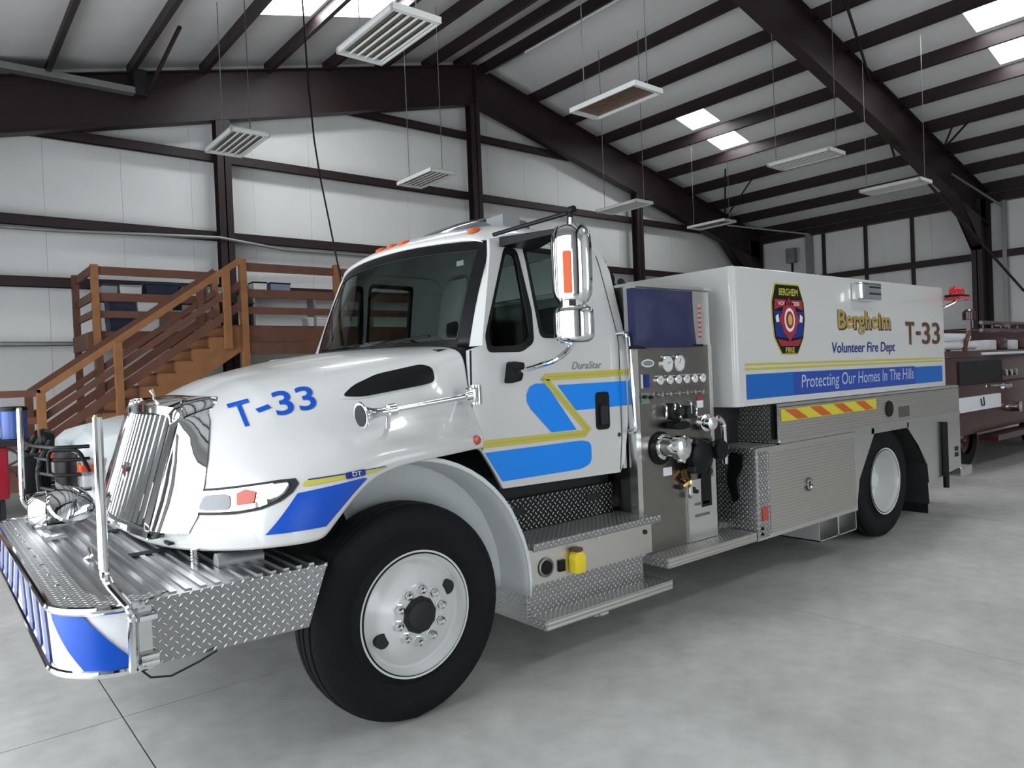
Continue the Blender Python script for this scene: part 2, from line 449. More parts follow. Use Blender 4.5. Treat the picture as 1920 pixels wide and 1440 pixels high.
# endwall columns and girts
for x in (4.78, 10.88, 16.86):
    zt = 8.31-.25*abs(x-XC)
    g = G(); g.box((x-.012, 14.33, 0), (x+.012, 14.57, zt)); g.box((x-.13, 14.33, 0), (x+.13, 14.35, zt)); g.box((x-.13, 14.55, 0), (x+.13, 14.57, zt))
    g.build('column', m_maroon, wall_back)
for z in (2.47, 3.52, 4.55, 6.08, 7.56):
    xa = max(XL+.3, XC-(8.4-z)/.25) if z > 5 else XL+.3; xb = min(XR-.3, XC+(8.4-z)/.25) if z > 5 else XR-.3
    hh = .09 if z > 3 else .035
    G().box((xa, 14.6, z-hh), (xb, 14.62, z+hh)).box((xa, 14.6, z+hh-.01), (xb, 14.84, z+hh)).box((xa, 14.6, z-hh), (xb, 14.68, z-hh+.01)).build('girt', m_maroon if z > 3 else m_gal, wall_back)
# grey conduit sagging along the lower girt
tube('electrical_conduit', [(XL+.3, 14.55, 4.36), (2, 14.55, 4.40), (4.6, 14.28, 4.46), (6, 14.5, 4.36), (8.5, 14.5, 4.38), (10.7, 14.28, 4.46)], .03, m_gal, wall_back)
# right side wall
wall_right = struct(box('wall_right', (XR, YF, 0), (XR+.15, YB, ztop(XR)+.3), m_liner))
y = YF
while y < YB-.1:
    b = min(y+1.40, YB); box('wall_panel', (XR-.03, y+.002, .02), (XR, b-.002, ztop(XR)+.15), m_liner, wall_right); y = b
box('eave_strut', (XR-.24, YF, 5.86), (XR-.03, YB-.05, 6.10), m_maroon, wall_right)
for z in (2.3, 4.40): G().box((XR-.24, YF, z-.1), (XR-.22, YB-.1, z+.1)).box((XR-.24, YF, z+.09), (XR-.03, YB-.1, z+.1)).build('girt', m_maroon, wall_right)
for y in (10.82, 9.42, 12.2): box('framing_post', (XR-.1, y-.05, 0), (XR-.03, y+.05, 5.86), m_maroon, wall_right)
box('framing_post', (XR-.25, 6.92, 0), (XR-.1, 7.02, 5.86), m_gal, wall_right)
box('framing_post', (XR-.25, 12.55, 0), (XR-.1, 12.75, 5.9), m_gal, wall_right)
# front end wall and left side wall with open overhead doors
def wall_with_doors(name, ax, a0, a1, fixed0, fixed1, doors, H, topf):
    g = G(); cur = a0
    def seg(p, q, z0):
        n = [(p, z0), (q, z0), (q, topf(q))] + ([(XC, topf(XC))] if ax == 1 and p < XC < q else []) + [(p, topf(p))]
        g.prism(n, 1 if ax == 1 else 0, fixed0, fixed1)
    for (p, q) in doors:
        seg(cur, p, 0); seg(p, q, H); cur = q
    seg(cur, a1, 0)
    return struct(g.build(name, m_liner))
wall_left = wall_with_doors('wall_left', 0, YF, YB, XL-.15, XL, DOORS_LEFT, 4.27, lambda q: ztop(XL)+.3)
wall_front = wall_with_doors('wall_front', 1, XL, XR, YF-.15, YF, DOORS_FRONT, 4.27, lambda q: ztop(q)+.3)
for i, (a, b) in enumerate(DOORS_LEFT):
    struct(G().box((XL, a-.12, 0), (XL+.08, a, 4.39)).box((XL, b, 0), (XL+.08, b+.12, 4.39)).box((XL, a, 4.27), (XL+.08, b, 4.39)).build('door_%d' % (i+1), m_maroon))
for i, (a, b) in enumerate(DOORS_FRONT):
    struct(G().box((a-.12, YF, 0), (a, YF+.08, 4.39)).box((b, YF, 0), (b+.12, YF+.08, 4.39)).box((a, YF, 4.27), (b, YF+.08, 4.39)).build('door_%d' % (i+4), m_maroon))
# rods and braces under the roof
def brace(p, q, rad=.022, m=m_maroon): return tube('brace_rod', [p, q], rad, m, ceiling, 6)
brace((17.2, 7.5, 6.85), (23.4, 6.56, 3.32), .035)
brace((12.5, 6.2, 8.72), (20.0, 8.38, 6.9), .028)
for p, q in (((21.1, 14.3, 6.5), (18.4, 12.4, 7.3)), ((21.1, 14.3, 6.5), (19.2, 12.0, 7.1)), ((20.1, 7.25, 6.8), (19.3, 6.75, 7.08)), ((20.1, 7.25, 6.8), (19.2, 6.35, 7.08))): brace(p, q, .025)
brace((20.6, 7.25, 6.25), (23.4, 7.0, 5.7), .03, m_gal); brace((21.2, 14.3, 6.3), (23.4, 12.6, 5.9), .03, m_gal)
brace((3.42, 14.2, 6.9), (3.5, 12.3, 7.38), .035)
# strip light tube clipped under the purlins beside the ridge
tag(tube('strip_light', [(11.15, 12.7, 9.0), (11.15, 9.6, 9.0)], .028, m_stripew), 'thin white fluorescent strip fixed beside the roof ridge', 'strip light')
st = bpy.data.objects['strip_light']
tube('end_conduit', [(11.15, 14.2, 9.02), (11.15, 12.7, 9.0)], .02, m_gal, st)
# long pale bar at the upper left, bolted on the rafter
bar = box('track_rail', (-1.4, 14.12, 6.86), (3.4, 14.3, 6.97), m_gal)
bar.data.transform(Matrix.Translation((0, 0, 0)))
tag(bar, 'pale grey steel rail fixed across the dark rafter at the upper left', 'rail')
box('end_bracket', (3.22, 14.1, 6.84), (3.42, 14.31, 7.3), m_dark, bar)

# louvred high-bay fixtures hanging on wires
m_brown_refl = mat('brown_reflection', (.12, .055, .025), .4, .3, noise=.9, nscale=14)  # brownish reflection under the fixtures, painted as mottled colour
def fixture():
    t = thing('hanging_light', 'x', 'ceiling light')
    L, Wd = .61, .28
    G().box((-Wd, -L, .05), (Wd, L, .065)).box((-Wd, -L, 0), (-Wd+.02, L, .06)).box((Wd-.02, -L, 0), (Wd, L, .06)).box((-Wd, -L, 0), (Wd, -L+.05, .06)).box((-Wd, L-.05, 0), (Wd, L, .06)).build('housing', m_fixture, t)
    g = G()
    for k in range(6):
        x = -Wd+.045 + k*(2*Wd-.09)/5
        tube('lamp_tube', [(x, -L+.05, .022), (x, L-.05, .022)], .013, m_tube, t, 8)
    box('reflector', (-Wd+.02, -L+.05, .042), (Wd-.02, L-.05, .048), m_refl, t)
    for k in range(0): box('cross_brace', (-Wd+.02, -.2+.4*k-.008, .004), (Wd-.02, -.2+.4*k+.008, .02), m_fixture, t)
    return t
def dup(t):
    n = t.copy(); COL.objects.link(n)
    for c in t.children:
        k = c.copy(); COL.objects.link(k); k.parent = n
    return n
FX = [(3.98, 6.72, 5.2, 'white fluorescent fixture hanging nearest the camera under the left roof slope'),
      (3.86, 11.0, 5.22, 'white louvred fixture hanging in front of the left wall column, above the loft'),
      (7.75, 11.87, 5.42, 'white fixture hanging before the back wall, left of the middle column'),
      (7.62, 6.85, 5.3, 'white fixture with brown mottled underside, hanging right of the ridge over the cab'),
      (12.4, 11.0, 5.22, 'white fixture hanging in front of the third wall column, right of the cab'),
      (17.2, 12.1, 5.5, 'white fixture with dark red underside, hanging before the dark corner knee'),
      (12.75, 6.9, 5.3, 'pale fixture hanging above the tank, third in the near row'),
      (15.85, 6.65, 5.15, 'pale fixture hanging beside the near rafter, furthest right in the near row')]
f0 = fixture(); first = True
for (x, y, z, lab) in FX:
    f = f0 if first else dup(f0); first = False
    f.location = (x, y, z); f['label'] = lab; f['group'] = 'fixtures hanging from the roof on wires'
    if 'brown' in lab or 'dark red' in lab:
        for c_ in list(f.children):
            if c_.name.startswith(('lamp_tube', 'cross_brace')): bpy.data.objects.remove(c_)
            elif c_.name.startswith('reflector'):
                c_.data = c_.data.copy(); c_.data.materials[0] = m_brown_refl
    for k, dy in enumerate((-.58, .58)):
        h = G().tube([(0, dy, .06), (0, dy, ztop(x)+.05-z)], .007, 6).build('hanging_wire', m_gal)
        h.parent = f
# black cord hanging from the roof
tag(tube('power_cord', [(5.0, 11.0, ztop(5.0)+.1), (5.04, 11, 6.4), (5.1, 11, 5.5), (5.17, 11, 4.94), (5.3, 11, 4.2), (5.47, 11, 3.2), (5.6, 11, 2.62)], .014, m_black), 'thin black cord hanging slanted from the left roof slope to the loft', 'cord')

# ============================================================ THE TANKER TRUCK
YN, YC = 2.97, 4.28                # near side plane, centre line
T = thing('fire_truck', 'white tanker fire truck T-33 with blue and yellow stripes and chrome grille, filling the centre', 'fire truck', (4.5, YC, 0))
def mir(y): return 2*YC - y
# ---- chassis
g = G()
for y in (3.78, 4.52): g.box((.75, y, .62), (8.4, y+.08, .86))
for x in (1.0, 2.4, 3.5, 4.8, 5.9, 7.6, 8.3): g.box((x, 3.8, .66), (x+.1, 4.6, .82))
g.build('chassis_frame', m_dark, T)
box('engine', (1.15, 3.72, .62), (2.25, 4.66, 1.35), m_dark, T, .05)
box('front_axle', (1.72, 3.3, .42), (1.9, 5.1, .58), m_dark, T, .02)
lathe('rear_axle', [(-.9, .07), (-.25, .09), (-.2, .2), (.2, .2), (.25, .09), (.9, .07)], (6.87, YC, .5), (0, 1, 0), m_dark, T, 16)
box('underbody_light_block', (4.9, 3.45, .42), (6.1, 4.95, 1.0), m_dark, T)  # dark box added beneath the body to block light
box('fuel_tank', (2.75, 4.7, .4), (3.5, 5.3, .85), m_dark, T, .05)
# ---- wheels
def tyre_profile(wd, R=.52):
    return [(0, .285), (.012, .30), (.03, .335), (.012, .40), (.008, .44), (.02, .485), (.045, .508), (.06, .512), (.062, .500), (.072, .500), (.074, .516), (.115, .519),
            (.117, .507), (.127, .507), (.129, .520), (wd/2, .520), (wd-.129, .520), (wd-.127, .507), (wd-.117, .507), (wd-.115, .519), (wd-.074, .516), (wd-.045, .508), (wd-.02, .485), (wd-.008, .44), (wd-.03, .335), (wd, .285)]
def front_wheel(name, yo, sg):
    """yo = outer face, sg = direction inwards"""
    ax = (0, sg, 0); org = (1.81, yo, .515)
    tr = G().lathe(tyre_profile(.29), org, ax, 64, cap=False).build(name, m_rubber, T, smooth=True)
    for v in tr.data.vertices:
        if v.co.z < .008: v.co.z = .004
    lathe('rim', [(.16, .287), (.015, .287), (.004, .302), (.006, .290), (.03, .278), (.048, .262), (.05, .25), (.042, .235), (.018, .20), (.0, .15), (-.012, .135), (-.014, .10), (-.014, .0)], org, ax, m_wheel, tr, 56)
    for k in range(2):
        an = math.radians(205 + 180*k); hx, hz = 1.81 + .205*math.cos(an), .515 + .205*math.sin(an)
        lathe('hand_hole', [(-.002, .036), (.03, .036)], (hx, yo+sg*.014, hz), ax, m_dark, tr, 20)
    lathe('hub', [(-.05, .0), (-.05, .055), (-.042, .07), (-.03, .074), (-.03, .085), (-.012, .09), (.02, .09)], org, ax, m_dark, tr, 10)
    for k in range(10):
        an = 2*PI*k/10 + .2; x, z = 1.81 + .122*math.cos(an), .515 + .122*math.sin(an)
        G().lathe([(-.05, .008), (-.045, .014), (-.04, .021), (-.018, .021), (-.016, .028), (-.008, .028)], (x, yo+sg*.0, z), ax, 6).build('lug_nut', m_chrome, tr)
    return tr
front_wheel('front_wheel', 3.0, 1); front_wheel('front_wheel', mir(3.0), -1)
def rear_wheel(yo, sg):
    ax = (0, sg, 0)
    for k in range(2):
        org = (6.87, yo+sg*.33*k, .515)
        tr = G().lathe(tyre_profile(.27), org, ax, 56, cap=False).build('rear_wheel', m_rubber, T, smooth=True)
        if k: continue
        G().lathe([(.012, .287), (.0, .305), (.004, .292), (.02, .282), (.05, .274), (.17, .268), (.20, .25), (.215, .12), (.21, .0)], org, ax, 48, cap=False).build('rim', m_wheel, tr, smooth=True)
        lathe('hub', [(.10, .0), (.10, .07), (.12, .09), (.20, .10)], org, ax, m_wheel, tr, 24)
        for q in range(10):
            an = 2*PI*q/10; G().lathe([(.175, .016), (.215, .018)], (6.87+.15*math.cos(an), yo, .515+.15*math.sin(an)), ax, 6).build('lug_nut', m_dark, tr)
rear_wheel(3.05, 1); rear_wheel(mir(3.05), -1)

# ---- hood: loft of profiles, near half mirrored
HC = [  # each column: bottom edge -> centre of the top, (x, half width, z)
 [(2.285,1.13,1.262),(2.285,1.15,1.31),(2.29,1.06,1.41),(2.295,1.005,1.54),(2.295,.985,1.66),(2.295,.965,1.79),(2.27,.74,1.812),(2.22,.36,1.828),(2.20,0,1.835)],
 [(2.24,1.14,1.26),(2.24,1.16,1.308),(2.245,1.07,1.41),(2.25,1.005,1.54),(2.25,.98,1.66),(2.25,.955,1.782),(2.235,.72,1.81),(2.19,.35,1.826),(2.17,0,1.833)],
 [(1.98,1.20,1.25),(1.98,1.215,1.30),(1.98,1.12,1.40),(1.98,1.015,1.51),(1.98,.945,1.64),(1.98,.87,1.735),(1.98,.62,1.785),(1.97,.30,1.812),(1.96,0,1.822)],
 [(1.74,1.205,1.236),(1.74,1.22,1.29),(1.74,1.13,1.40),(1.74,.97,1.485),(1.74,.86,1.61),(1.74,.77,1.695),(1.74,.54,1.752),(1.74,.28,1.782),(1.74,0,1.792)],
 [(1.60,1.205,1.195),(1.59,1.22,1.265),(1.58,1.13,1.385),(1.58,.95,1.47),(1.58,.82,1.585),(1.58,.73,1.66),(1.58,.51,1.722),(1.58,.27,1.752),(1.58,0,1.762)],
 [(1.49,1.205,1.11),(1.47,1.215,1.21),(1.45,1.13,1.355),(1.44,.92,1.45),(1.44,.78,1.555),(1.44,.68,1.63),(1.44,.48,1.69),(1.44,.25,1.72),(1.44,0,1.73)],
 [(1.375,1.203,.985),(1.345,1.203,1.115),(1.32,1.105,1.31),(1.32,.885,1.425),(1.32,.725,1.53),(1.32,.63,1.60),(1.32,.455,1.66),(1.32,.24,1.688),(1.32,0,1.698)],
 [(1.34,1.20,.950),(1.32,1.20,1.10),(1.30,1.10,1.30),(1.30,.88,1.42),(1.30,.72,1.525),(1.30,.62,1.595),(1.30,.45,1.652),(1.30,.24,1.682),(1.30,0,1.692)],
 [(1.20,1.16,.945),(1.18,1.15,1.06),(1.17,1.04,1.255),(1.18,.84,1.385),(1.19,.67,1.485),(1.20,.57,1.555),(1.20,.42,1.612),(1.20,.23,1.64),(1.20,0,1.65)],
 [(1.06,1.03,.93),(1.03,1.01,1.03),(1.04,.91,1.215),(1.07,.74,1.345),(1.09,.60,1.45),(1.11,.52,1.515),(1.11,.39,1.572),(1.12,.22,1.60),(1.12,0,1.61)],
 [(.95,.80,.91),(.92,.79,1.0),(.94,.74,1.19),(.98,.62,1.315),(1.01,.53,1.42),(1.04,.48,1.48),(1.05,.36,1.537),(1.06,.20,1.565),(1.06,0,1.575)],
 [(.885,.52,.892),(.86,.52,.98),(.88,.51,1.17),(.92,.49,1.29),(.96,.47,1.39),(.99,.44,1.45),(1.01,.33,1.505),(1.025,.18,1.535),(1.03,0,1.545)],
 [(.85,.25,.88),(.83,.25,.965),(.85,.25,1.16),(.89,.25,1.28),(.93,.25,1.38),(.96,.24,1.44),(.985,.2,1.49),(1.0,.12,1.525),(1.005,0,1.535)],
 [(.84,.0,.876),(.82,.0,.96),(.84,.0,1.155),(.88,.0,1.275),(.92,.0,1.375),(.95,.0,1.435),(.975,.0,1.485),(.99,.0,1.52),(1.0,0,1.53)],
]
HC = [[(x, wd + .09*min(1, wd/.45), z) for x, wd, z in c] for c in HC]
for c in HC[-3:]:
    for j in range(2, 9): c[j] = (c[j][0]+.045, c[j][1], c[j][2])
HC[-4][2:5] = [(x+.012, wd, z) for x, wd, z in HC[-4][2:5]]
def hood_mesh():
    cols = [[(x, YC-wd, z) for x, wd, z in c] for c in HC] + [[(x, YC+wd, z) for x, wd, z in c] for c in HC[-2::-1]]
    bm = bmesh.new(); n = len(HC[0]); V = []
    for c in cols: V.append([bm.verts.new(p) for p in c])
    for i in range(len(V)-1):
        for j in range(n-1): bm.faces.new((V[i][j], V[i+1][j], V[i+1][j+1], V[i][j+1]))
    bmesh.ops.remove_doubles(bm, verts=bm.verts, dist=.0005)
    bmesh.ops.recalc_face_normals(bm, faces=bm.faces)
    me = bpy.data.meshes.new('hood'); bm.to_mesh(me); bm.free()
    o = link('hood', me, m_white, T, True)
    m1 = o.modifiers.new('sub', 'SUBSURF'); m1.levels = m1.render_levels = 3; m1.boundary_smooth = 'PRESERVE_CORNERS'
    dg = bpy.context.evaluated_depsgraph_get(); me2 = bpy.data.meshes.new_from_object(o.evaluated_get(dg))
    o.modifiers.clear(); o.data = me2; me2.name = 'hood'
    # soft crease lines pressed in along the side
    return o
hood = hood_mesh()
bm = bmesh.new(); bm.from_mesh(hood.data); HB = BVHTree.FromBMesh(bm); bm.free()
bm = bmesh.new(); bm.from_mesh(hood.data); mx_ = sum((f.normal.z for f in bm.faces if f.calc_center_median().z > 1.6)); bm.free()
if mx_ < 0:
    hood.data.flip_normals()
so_ = hood.modifiers.new('thick', 'SOLIDIFY'); so_.thickness = .015; so_.offset = -1
def hn(x, z, off=0.0): return place(x, z, 3.0, HB, off)
# grille: chrome surround, header and upright bars
def gp(s, z, off):           # point on the grille face; s = -1 .. 1 across, z height
    t = (z-.97)/(1.50-.97); xx = .80 + .13*t + .035*s*s*(1-.3*t) - off; return (xx, YC + s*(.45-.0*t), z)
GW = .55
def gx_(z, s): return .79 + .165*(z-.95)/.55 + .04*s*s
grille = None
g = G()
# surround as a swept frame: outer wall ring following the hood, wraps back
sv = []; N = 24
prof_pts = []
for k in range(N+1):
    s = -1 + 2*k/N; prof_pts.append(s)
def ring(off_w, off_x, zt, zb):
    out = []
    for k in range(9): out.append((-off_w, zb + (zt-.10-zb)*k/8))
    for k in range(1, 8):
        a_ = PI - k*PI/2/8*1.0; out.append((-off_w + .10*(1-math.cos(k*PI/16)), zt-.10 + .10*math.sin(k*PI/16)))
    for k in range(1, 10): out.append((-off_w+.10 + (2*off_w-.20)*k/10, zt + .012*math.sin(PI*k/10)))
    for k in range(8, 0, -1): out.append((off_w - .10*(1-math.cos(k*PI/16)), zt-.10 + .10*math.sin(k*PI/16)))
    for k in range(8, -1, -1): out.append((off_w, zb + (zt-.10-zb)*k/8))
    return [(gx_(z, wv/GW)+off_x, YC+wv, z) for wv, z in out]
r0 = ring(.575, .20, 1.592, .96); r1 = ring(.59, .10, 1.588, .95); r2 = ring(.59, .0, 1.565, .94); r3 = ring(.575, -.035, 1.545, .94); r4 = ring(.49, -.025, 1.505, .955); r5 = ring(.465, .03, 1.475, .965)
rs = [r0, r1, r2, r3, r4, r5]; n = len(r0); v = [p for q in rs for p in q]
f = [(i*n+k, i*n+k+1, (i+1)*n+k+1, (i+1)*n+k) for i in range(5) for k in range(n-1)]
grille = G().add(v, f).build('grille', m_chrome, T, smooth=True, sharp=50)
sol = grille.modifiers.new('thick', 'SOLIDIFY'); sol.thickness = .006
g = G(); vv = []
for k in range(13):
    s = -1 + k/6
    for z in (.96, 1.2, 1.50): vv.append((gx_(z, s)+.03, YC+s*.54, z))
g.add(vv, [(k*3+j, k*3+j+1, (k+1)*3+j+1, (k+1)*3+j) for k in range(12) for j in range(2)]).build('grille_backing', m_dark, grille)
for k in range(14):
    s = -1 + k*2/13; yb = YC + s*.455
    pts = [(gx_(z, s)-.012, yb, z) for z in (.985, 1.1, 1.2, 1.3, 1.4, 1.50)]
    G().tube(pts, .017, 6).build('grille_bar', m_chrome, grille, smooth=True)
# lower chrome lip and centre emblem
vv = []; 
for k in range(25):
    s = -1.12 + k*2.24/24; x0 = gx_(.96, s)-.045
    for (dx, z) in ((.03, .985), (0, .985), (-.004, .955), (.03, .945)): vv.append((x0+dx, YC+s*.55, z))
G().add(vv, [(k*4+j, k*4+j+1, (k+1)*4+j+1, (k+1)*4+j) for k in range(24) for j in range(3)]).build('lower_trim', m_chrome, grille)
g = G(); g.prism([(YC-.05, 1.14), (YC+.05, 1.14), (YC+.035, 1.20), (YC+.07, 1.24), (YC+.02, 1.225), (YC, 1.26), (YC-.02, 1.225), (YC-.07, 1.24), (YC-.035, 1.20)], 0, .835, .86)
g.build('emblem', m_chrome, grille)
G().tube([(1.0, 4.3, 1.55), (1.0, 4.3, 1.60), (.985, 4.3, 1.635)], [.006, .006, .012], 8).build('hood_ornament', m_chrome, hood, smooth=True)
# small slots in the lower valance
for wv in (-.18, .0, .62):
    p = hn(.9, .93); box('valance_slot', (.832 if wv < .5 else .868, YC-wv-.06, .918), (.842 if wv < .5 else .89, YC-wv+.02, .93), m_dark, hood)
# polished cheeks beside the bars, between the surround and the hood skin
CK = [(.985, .925), (1.06, .95), (1.12, .965), (1.20, .99), (1.30, 1.025), (1.40, 1.062), (1.47, 1.088), (1.53, 1.105), (1.565, 1.11), (1.583, 1.105)]
for sg in (1, -1):
    v = []
    for z, xo in CK:
        q = place(xo, z, 3.0, HB, .008); w_in = .575 if z < 1.5 else .575 - (z-1.5)*.5
        p = Vector((gx_(z, w_in/GW) - .028, YC - w_in, z))
        n_ = Vector((-(p-q).y, (p-q).x, 0)); n_ = n_.normalized()
        if n_.x > 0: n_ = -n_
        for k in range(7):
            t = k/6; c_ = p*(1-t) + q*t + n_*(.028*math.sin(PI*t)**.8 if 0 < t < 1 else 0)
            v.append((c_.x, c_.y if sg > 0 else mir(c_.y), c_.z))
    G().add(v, [(i*7+k, i*7+k+1, (i+1)*7+k+1, (i+1)*7+k) for i in range(len(CK)-1) for k in range(6)]).build('grille_cheek', m_chrome, grille, smooth=True, sharp=80)
# headlights
def surf_decal(name, poly, m, dy, par=None): return decal(name, [poly], 3.0, m, par or hood, HB, dy)
HL = [(.945, 1.175), (1.03, 1.19), (1.12, 1.205), (1.21, 1.218), (1.272, 1.222), (1.278, 1.20), (1.25, 1.165), (1.20, 1.13), (1.13, 1.10), (1.05, 1.082), (.97, 1.072), (.915, 1.065)]
hl = surf_decal('headlight', [(x, z) for x, z in HL], m_dark, .004)
def shrink(poly, k, cx=None, cz=None):
    cx = cx if cx is not None else sum(p[0] for p in poly)/len(poly); cz = cz if cz is not None else sum(p[1] for p in poly)/len(poly)
    return [(cx+(x-cx)*k, cz+(z-cz)*k) for x, z in poly]
surf_decal('reflector', shrink(HL, .80), m_chrome, .007, hl)
surf_decal('turn_signal', [(1.062, 1.118), (1.115, 1.128), (1.13, 1.172), (1.10, 1.182), (1.07, 1.165)], m_orange, .012, hl)
surf_decal('high_beam', round_poly([(1.155, 1.135), (1.21, 1.155), (1.25, 1.205), (1.155, 1.195)], .02), m_stripew, .012, hl)
surf_decal('low_beam', round_poly([(.955, 1.09), (1.04, 1.10), (1.05, 1.165), (.98, 1.155)], .02), m_greyplastic, .010, hl)
# side vent behind the hood
VT = round_poly([(1.625, 1.558), (1.70, 1.61), (1.83, 1.662), (2.06, 1.706), (2.11, 1.69), (2.105, 1.615), (2.05, 1.60), (1.72, 1.552)], .03)
surf_decal('vent_surround', shrink(VT, 1.10), m_white2, .003)
sv_ = surf_decal('side_vent', VT, m_black, .008)
for k in range(0): surf_decal('vent_fin', [(1.80+k*.07, 1.568), (1.806+k*.07, 1.568), (1.806+k*.07, 1.64), (1.80+k*.07, 1.64)], m_dark, .012, sv_)
# hood letters and stripes
lettering('lettering', 'T', 1.158, 1.432, .085, .105, 3, m_blue, hood, .012, rot=.28, skew=.45, bvh=HB, dy=.004)
lettering('lettering', '-', 1.266, 1.502, .058, .018, 3, m_blue, hood, .0, rot=.36, bvh=HB, dy=.004)
lettering('lettering', '33', 1.325, 1.482, .178, .106, 3, m_blue, hood, .014, rot=.17, skew=.40, bvh=HB, dy=.004)
surf_decal('blue_stripe', [(1.133, .995), (1.36, 1.010), (1.505, 1.145), (1.565, 1.195), (1.545, 1.20), (1.265, 1.160), (1.225, 1.11)], m_blue, .004)
surf_decal('yellow_stripe', [(1.288, 1.185), (1.60, 1.216), (1.68, 1.236), (1.30, 1.208)], m_yel, .004)
surf_decal('dark_pinstripe', [(1.315, 1.210), (1.66, 1.238), (1.66, 1.242), (1.315, 1.215)], m_navy, .005)
bd = surf_decal('badge', round_poly([(1.465, 1.20), (1.555, 1.21), (1.555, 1.238), (1.465, 1.228)], .006), m_navy, .008)
lettering('lettering', 'DT', 1.495, 1.211, .04, .018, 3, m_stripew, bd, 0, bvh=HB, dy=.0105)
# orange side marker at the back of the fender
lathe('side_marker', [(-.012, .006), (-.01, .022), (0, .026)], tuple(hn(2.23, 1.305)), (0, 1, 0), m_orange, hood, 16)
# front tow pins and cylinder seen under the bumper line
tube('pull_rod', [(.93, 3.42, .80), (.93, 3.42, .92)], .016, m_chrome, T)
lathe('cylinder', [(0, .0), (.005, .045), (.2, .045), (.205, 0)], (.98, 3.30, .865), (1, -.05, 0), m_gal, T, 20)

# ---- wheel arch liner (white plastic)
def liner(y_out, y_in, sg):
    g = G(); N = 18; v = []
    for k in range(N+1):
        a = math.radians(112 - k*(112+6)/N)          # from front top over to rear bottom
        for (rr, y) in ((.72, y_out+sg*.0), (.74, y_out+sg*.01), (.735, y_out+sg*.04), (.70, y_out+sg*.24), (.44, y_out+sg*.29)):
            ex = 1.0 if a < PI/2 else .92
            v.append((1.80 + rr*math.cos(a)*1.04, y, .50 + rr*math.sin(a)*(1.03 if a > .5 else 1)))
    f = [(k*5+j, k*5+j+1, (k+1)*5+j+1, (k+1)*5+j) for k in range(N) for j in range(4)]
    o = g.add(v, f).build('arch_liner', m_white2, T, smooth=True, sharp=60)
    s = o.modifiers.new('t', 'SOLIDIFY'); s.thickness = .012; return o
liner(3.03, 3.42, 1); liner(mir(3.03), mir(3.42), -1)

# ---- cab
YD = 3.20
def cab_y(x, z):                   # body side: upright below the belt, leaning in above
    if z > 1.80: return YD + (z-1.80)*.22 + max(0, z-2.30)**2*1.2
    return YD
side = [(2.31, 1.775), (2.30, 1.28), (2.37, 1.225), (2.44, 1.12), (2.505, 1.005), (3.46, .985), (3.505, 1.06), (3.55, 1.30), (3.56, 1.90), (3.545, 2.28), (3.50, 2.40), (3.40, 2.455), (2.80, 2.462), (2.60, 2.425), (2.40, 1.80)]
VW = round_poly([(2.435, 1.765), (2.68, 1.765), (2.775, 1.82), (2.80, 2.0), (2.775, 2.375), (2.69, 2.375), (2.665, 2.34), (2.43, 1.85)], .035)
DW = round_poly([(2.835, 1.845), (3.22, 1.835), (3.24, 1.90), (3.235, 2.39), (2.83, 2.395)], .04)
cuts = [((0, 0, z), (0, 1, 0)) for z in ()]
CUTZ = [((0, z, 0), (0, 1, 0)) for z in (1.80, 2.0, 2.15, 2.30, 2.36, 2.42)]
cab = plate('cab', side, [VW, DW], .03, m_white, T, cab_y, CUTZ)
o2 = plate('cab_side_far', side, [VW, DW], .03, m_white, cab, lambda x, z: mir(cab_y(x, z)), CUTZ)
def grow(poly, dd):
    cx = sum(p[0] for p in poly)/len(poly); cz = sum(p[1] for p in poly)/len(poly)
    out = []
    for x, z in poly:
        l = math.hypot(x-cx, z-cz); out.append((cx+(x-cx)*(l+dd)/l, cz+(z-cz)*(l+dd)/l))
    return out
for sgn in (0, 1):
    ff = cab_y if not sgn else (lambda x, z: mir(cab_y(x, z)))
    for nm, W_ in (('vent_window', VW), ('door_window', DW)):
        fr = plate(nm, grow(W_, .004), [grow(W_, -.028 if nm == 'door_window' else -.035)], .036, m_black, cab, ff, CUTZ)
        plate('pane', grow(W_, -.01), [], .006, m_glass, fr, (lambda x, z, ff=ff, s=sgn: ff(x, z) + (.006 if not s else -.006)), CUTZ)
# cab floor, back wall, roof
box('cab_floor', (2.52, YD+.03, 1.0), (3.54, mir(YD)-.03, 1.05), m_dark, cab)
g = G()
bw = [(YD+.01, 1.0), (mir(YD)-.01, 1.0), (mir(YD)-.01, 1.8), (mir(YD)-.13, 2.3), (mir(YD)-.22, 2.44), (YD+.22, 2.44), (YD+.13, 2.3), (YD+.01, 1.8)]
g.prism([(YD+.01, 1.0), (mir(YD)-.01, 1.0), (mir(YD)-.01, 1.75), (YD+.01, 1.75)], 0, 3.52, 3.55)
g.prism([(YD+.01, 1.75), (3.75, 1.75), (3.75, 2.44), (YD+.22, 2.44), (YD+.13, 2.3), (YD+.01, 1.8)], 0, 3.52, 3.55)
g.prism([(4.63, 1.75), (mir(YD)-.01, 1.75), (mir(YD)-.01, 1.8), (mir(YD)-.13, 2.3), (mir(YD)-.22, 2.44), (4.63, 2.44)], 0, 3.52, 3.55)
g.box((3.52, 3.75, 2.2), (3.55, 4.63, 2.44)); g.build('cab_back', m_white, cab)
box('rear_window', (3.532, 3.76, 1.75), (3.538, 4.62, 2.2), m_glass, cab)
def roof_front(t): return 2.42 + .19*abs(t)**2.2            # x of the roof front edge, t = -1..1
def roof_z(x, t):
    e = max(0, abs(t)-.78)/.22
    base = 2.575 - .03*t*t - .095*e*e
    fx = max(0, .30-(x-roof_front(t)))/.30; bx = max(0, x-3.38)/.18
    return base - .105*fx*fx*(1 - .2*e) - .10*bx*bx
v = []; NX_, NY_ = 22, 30
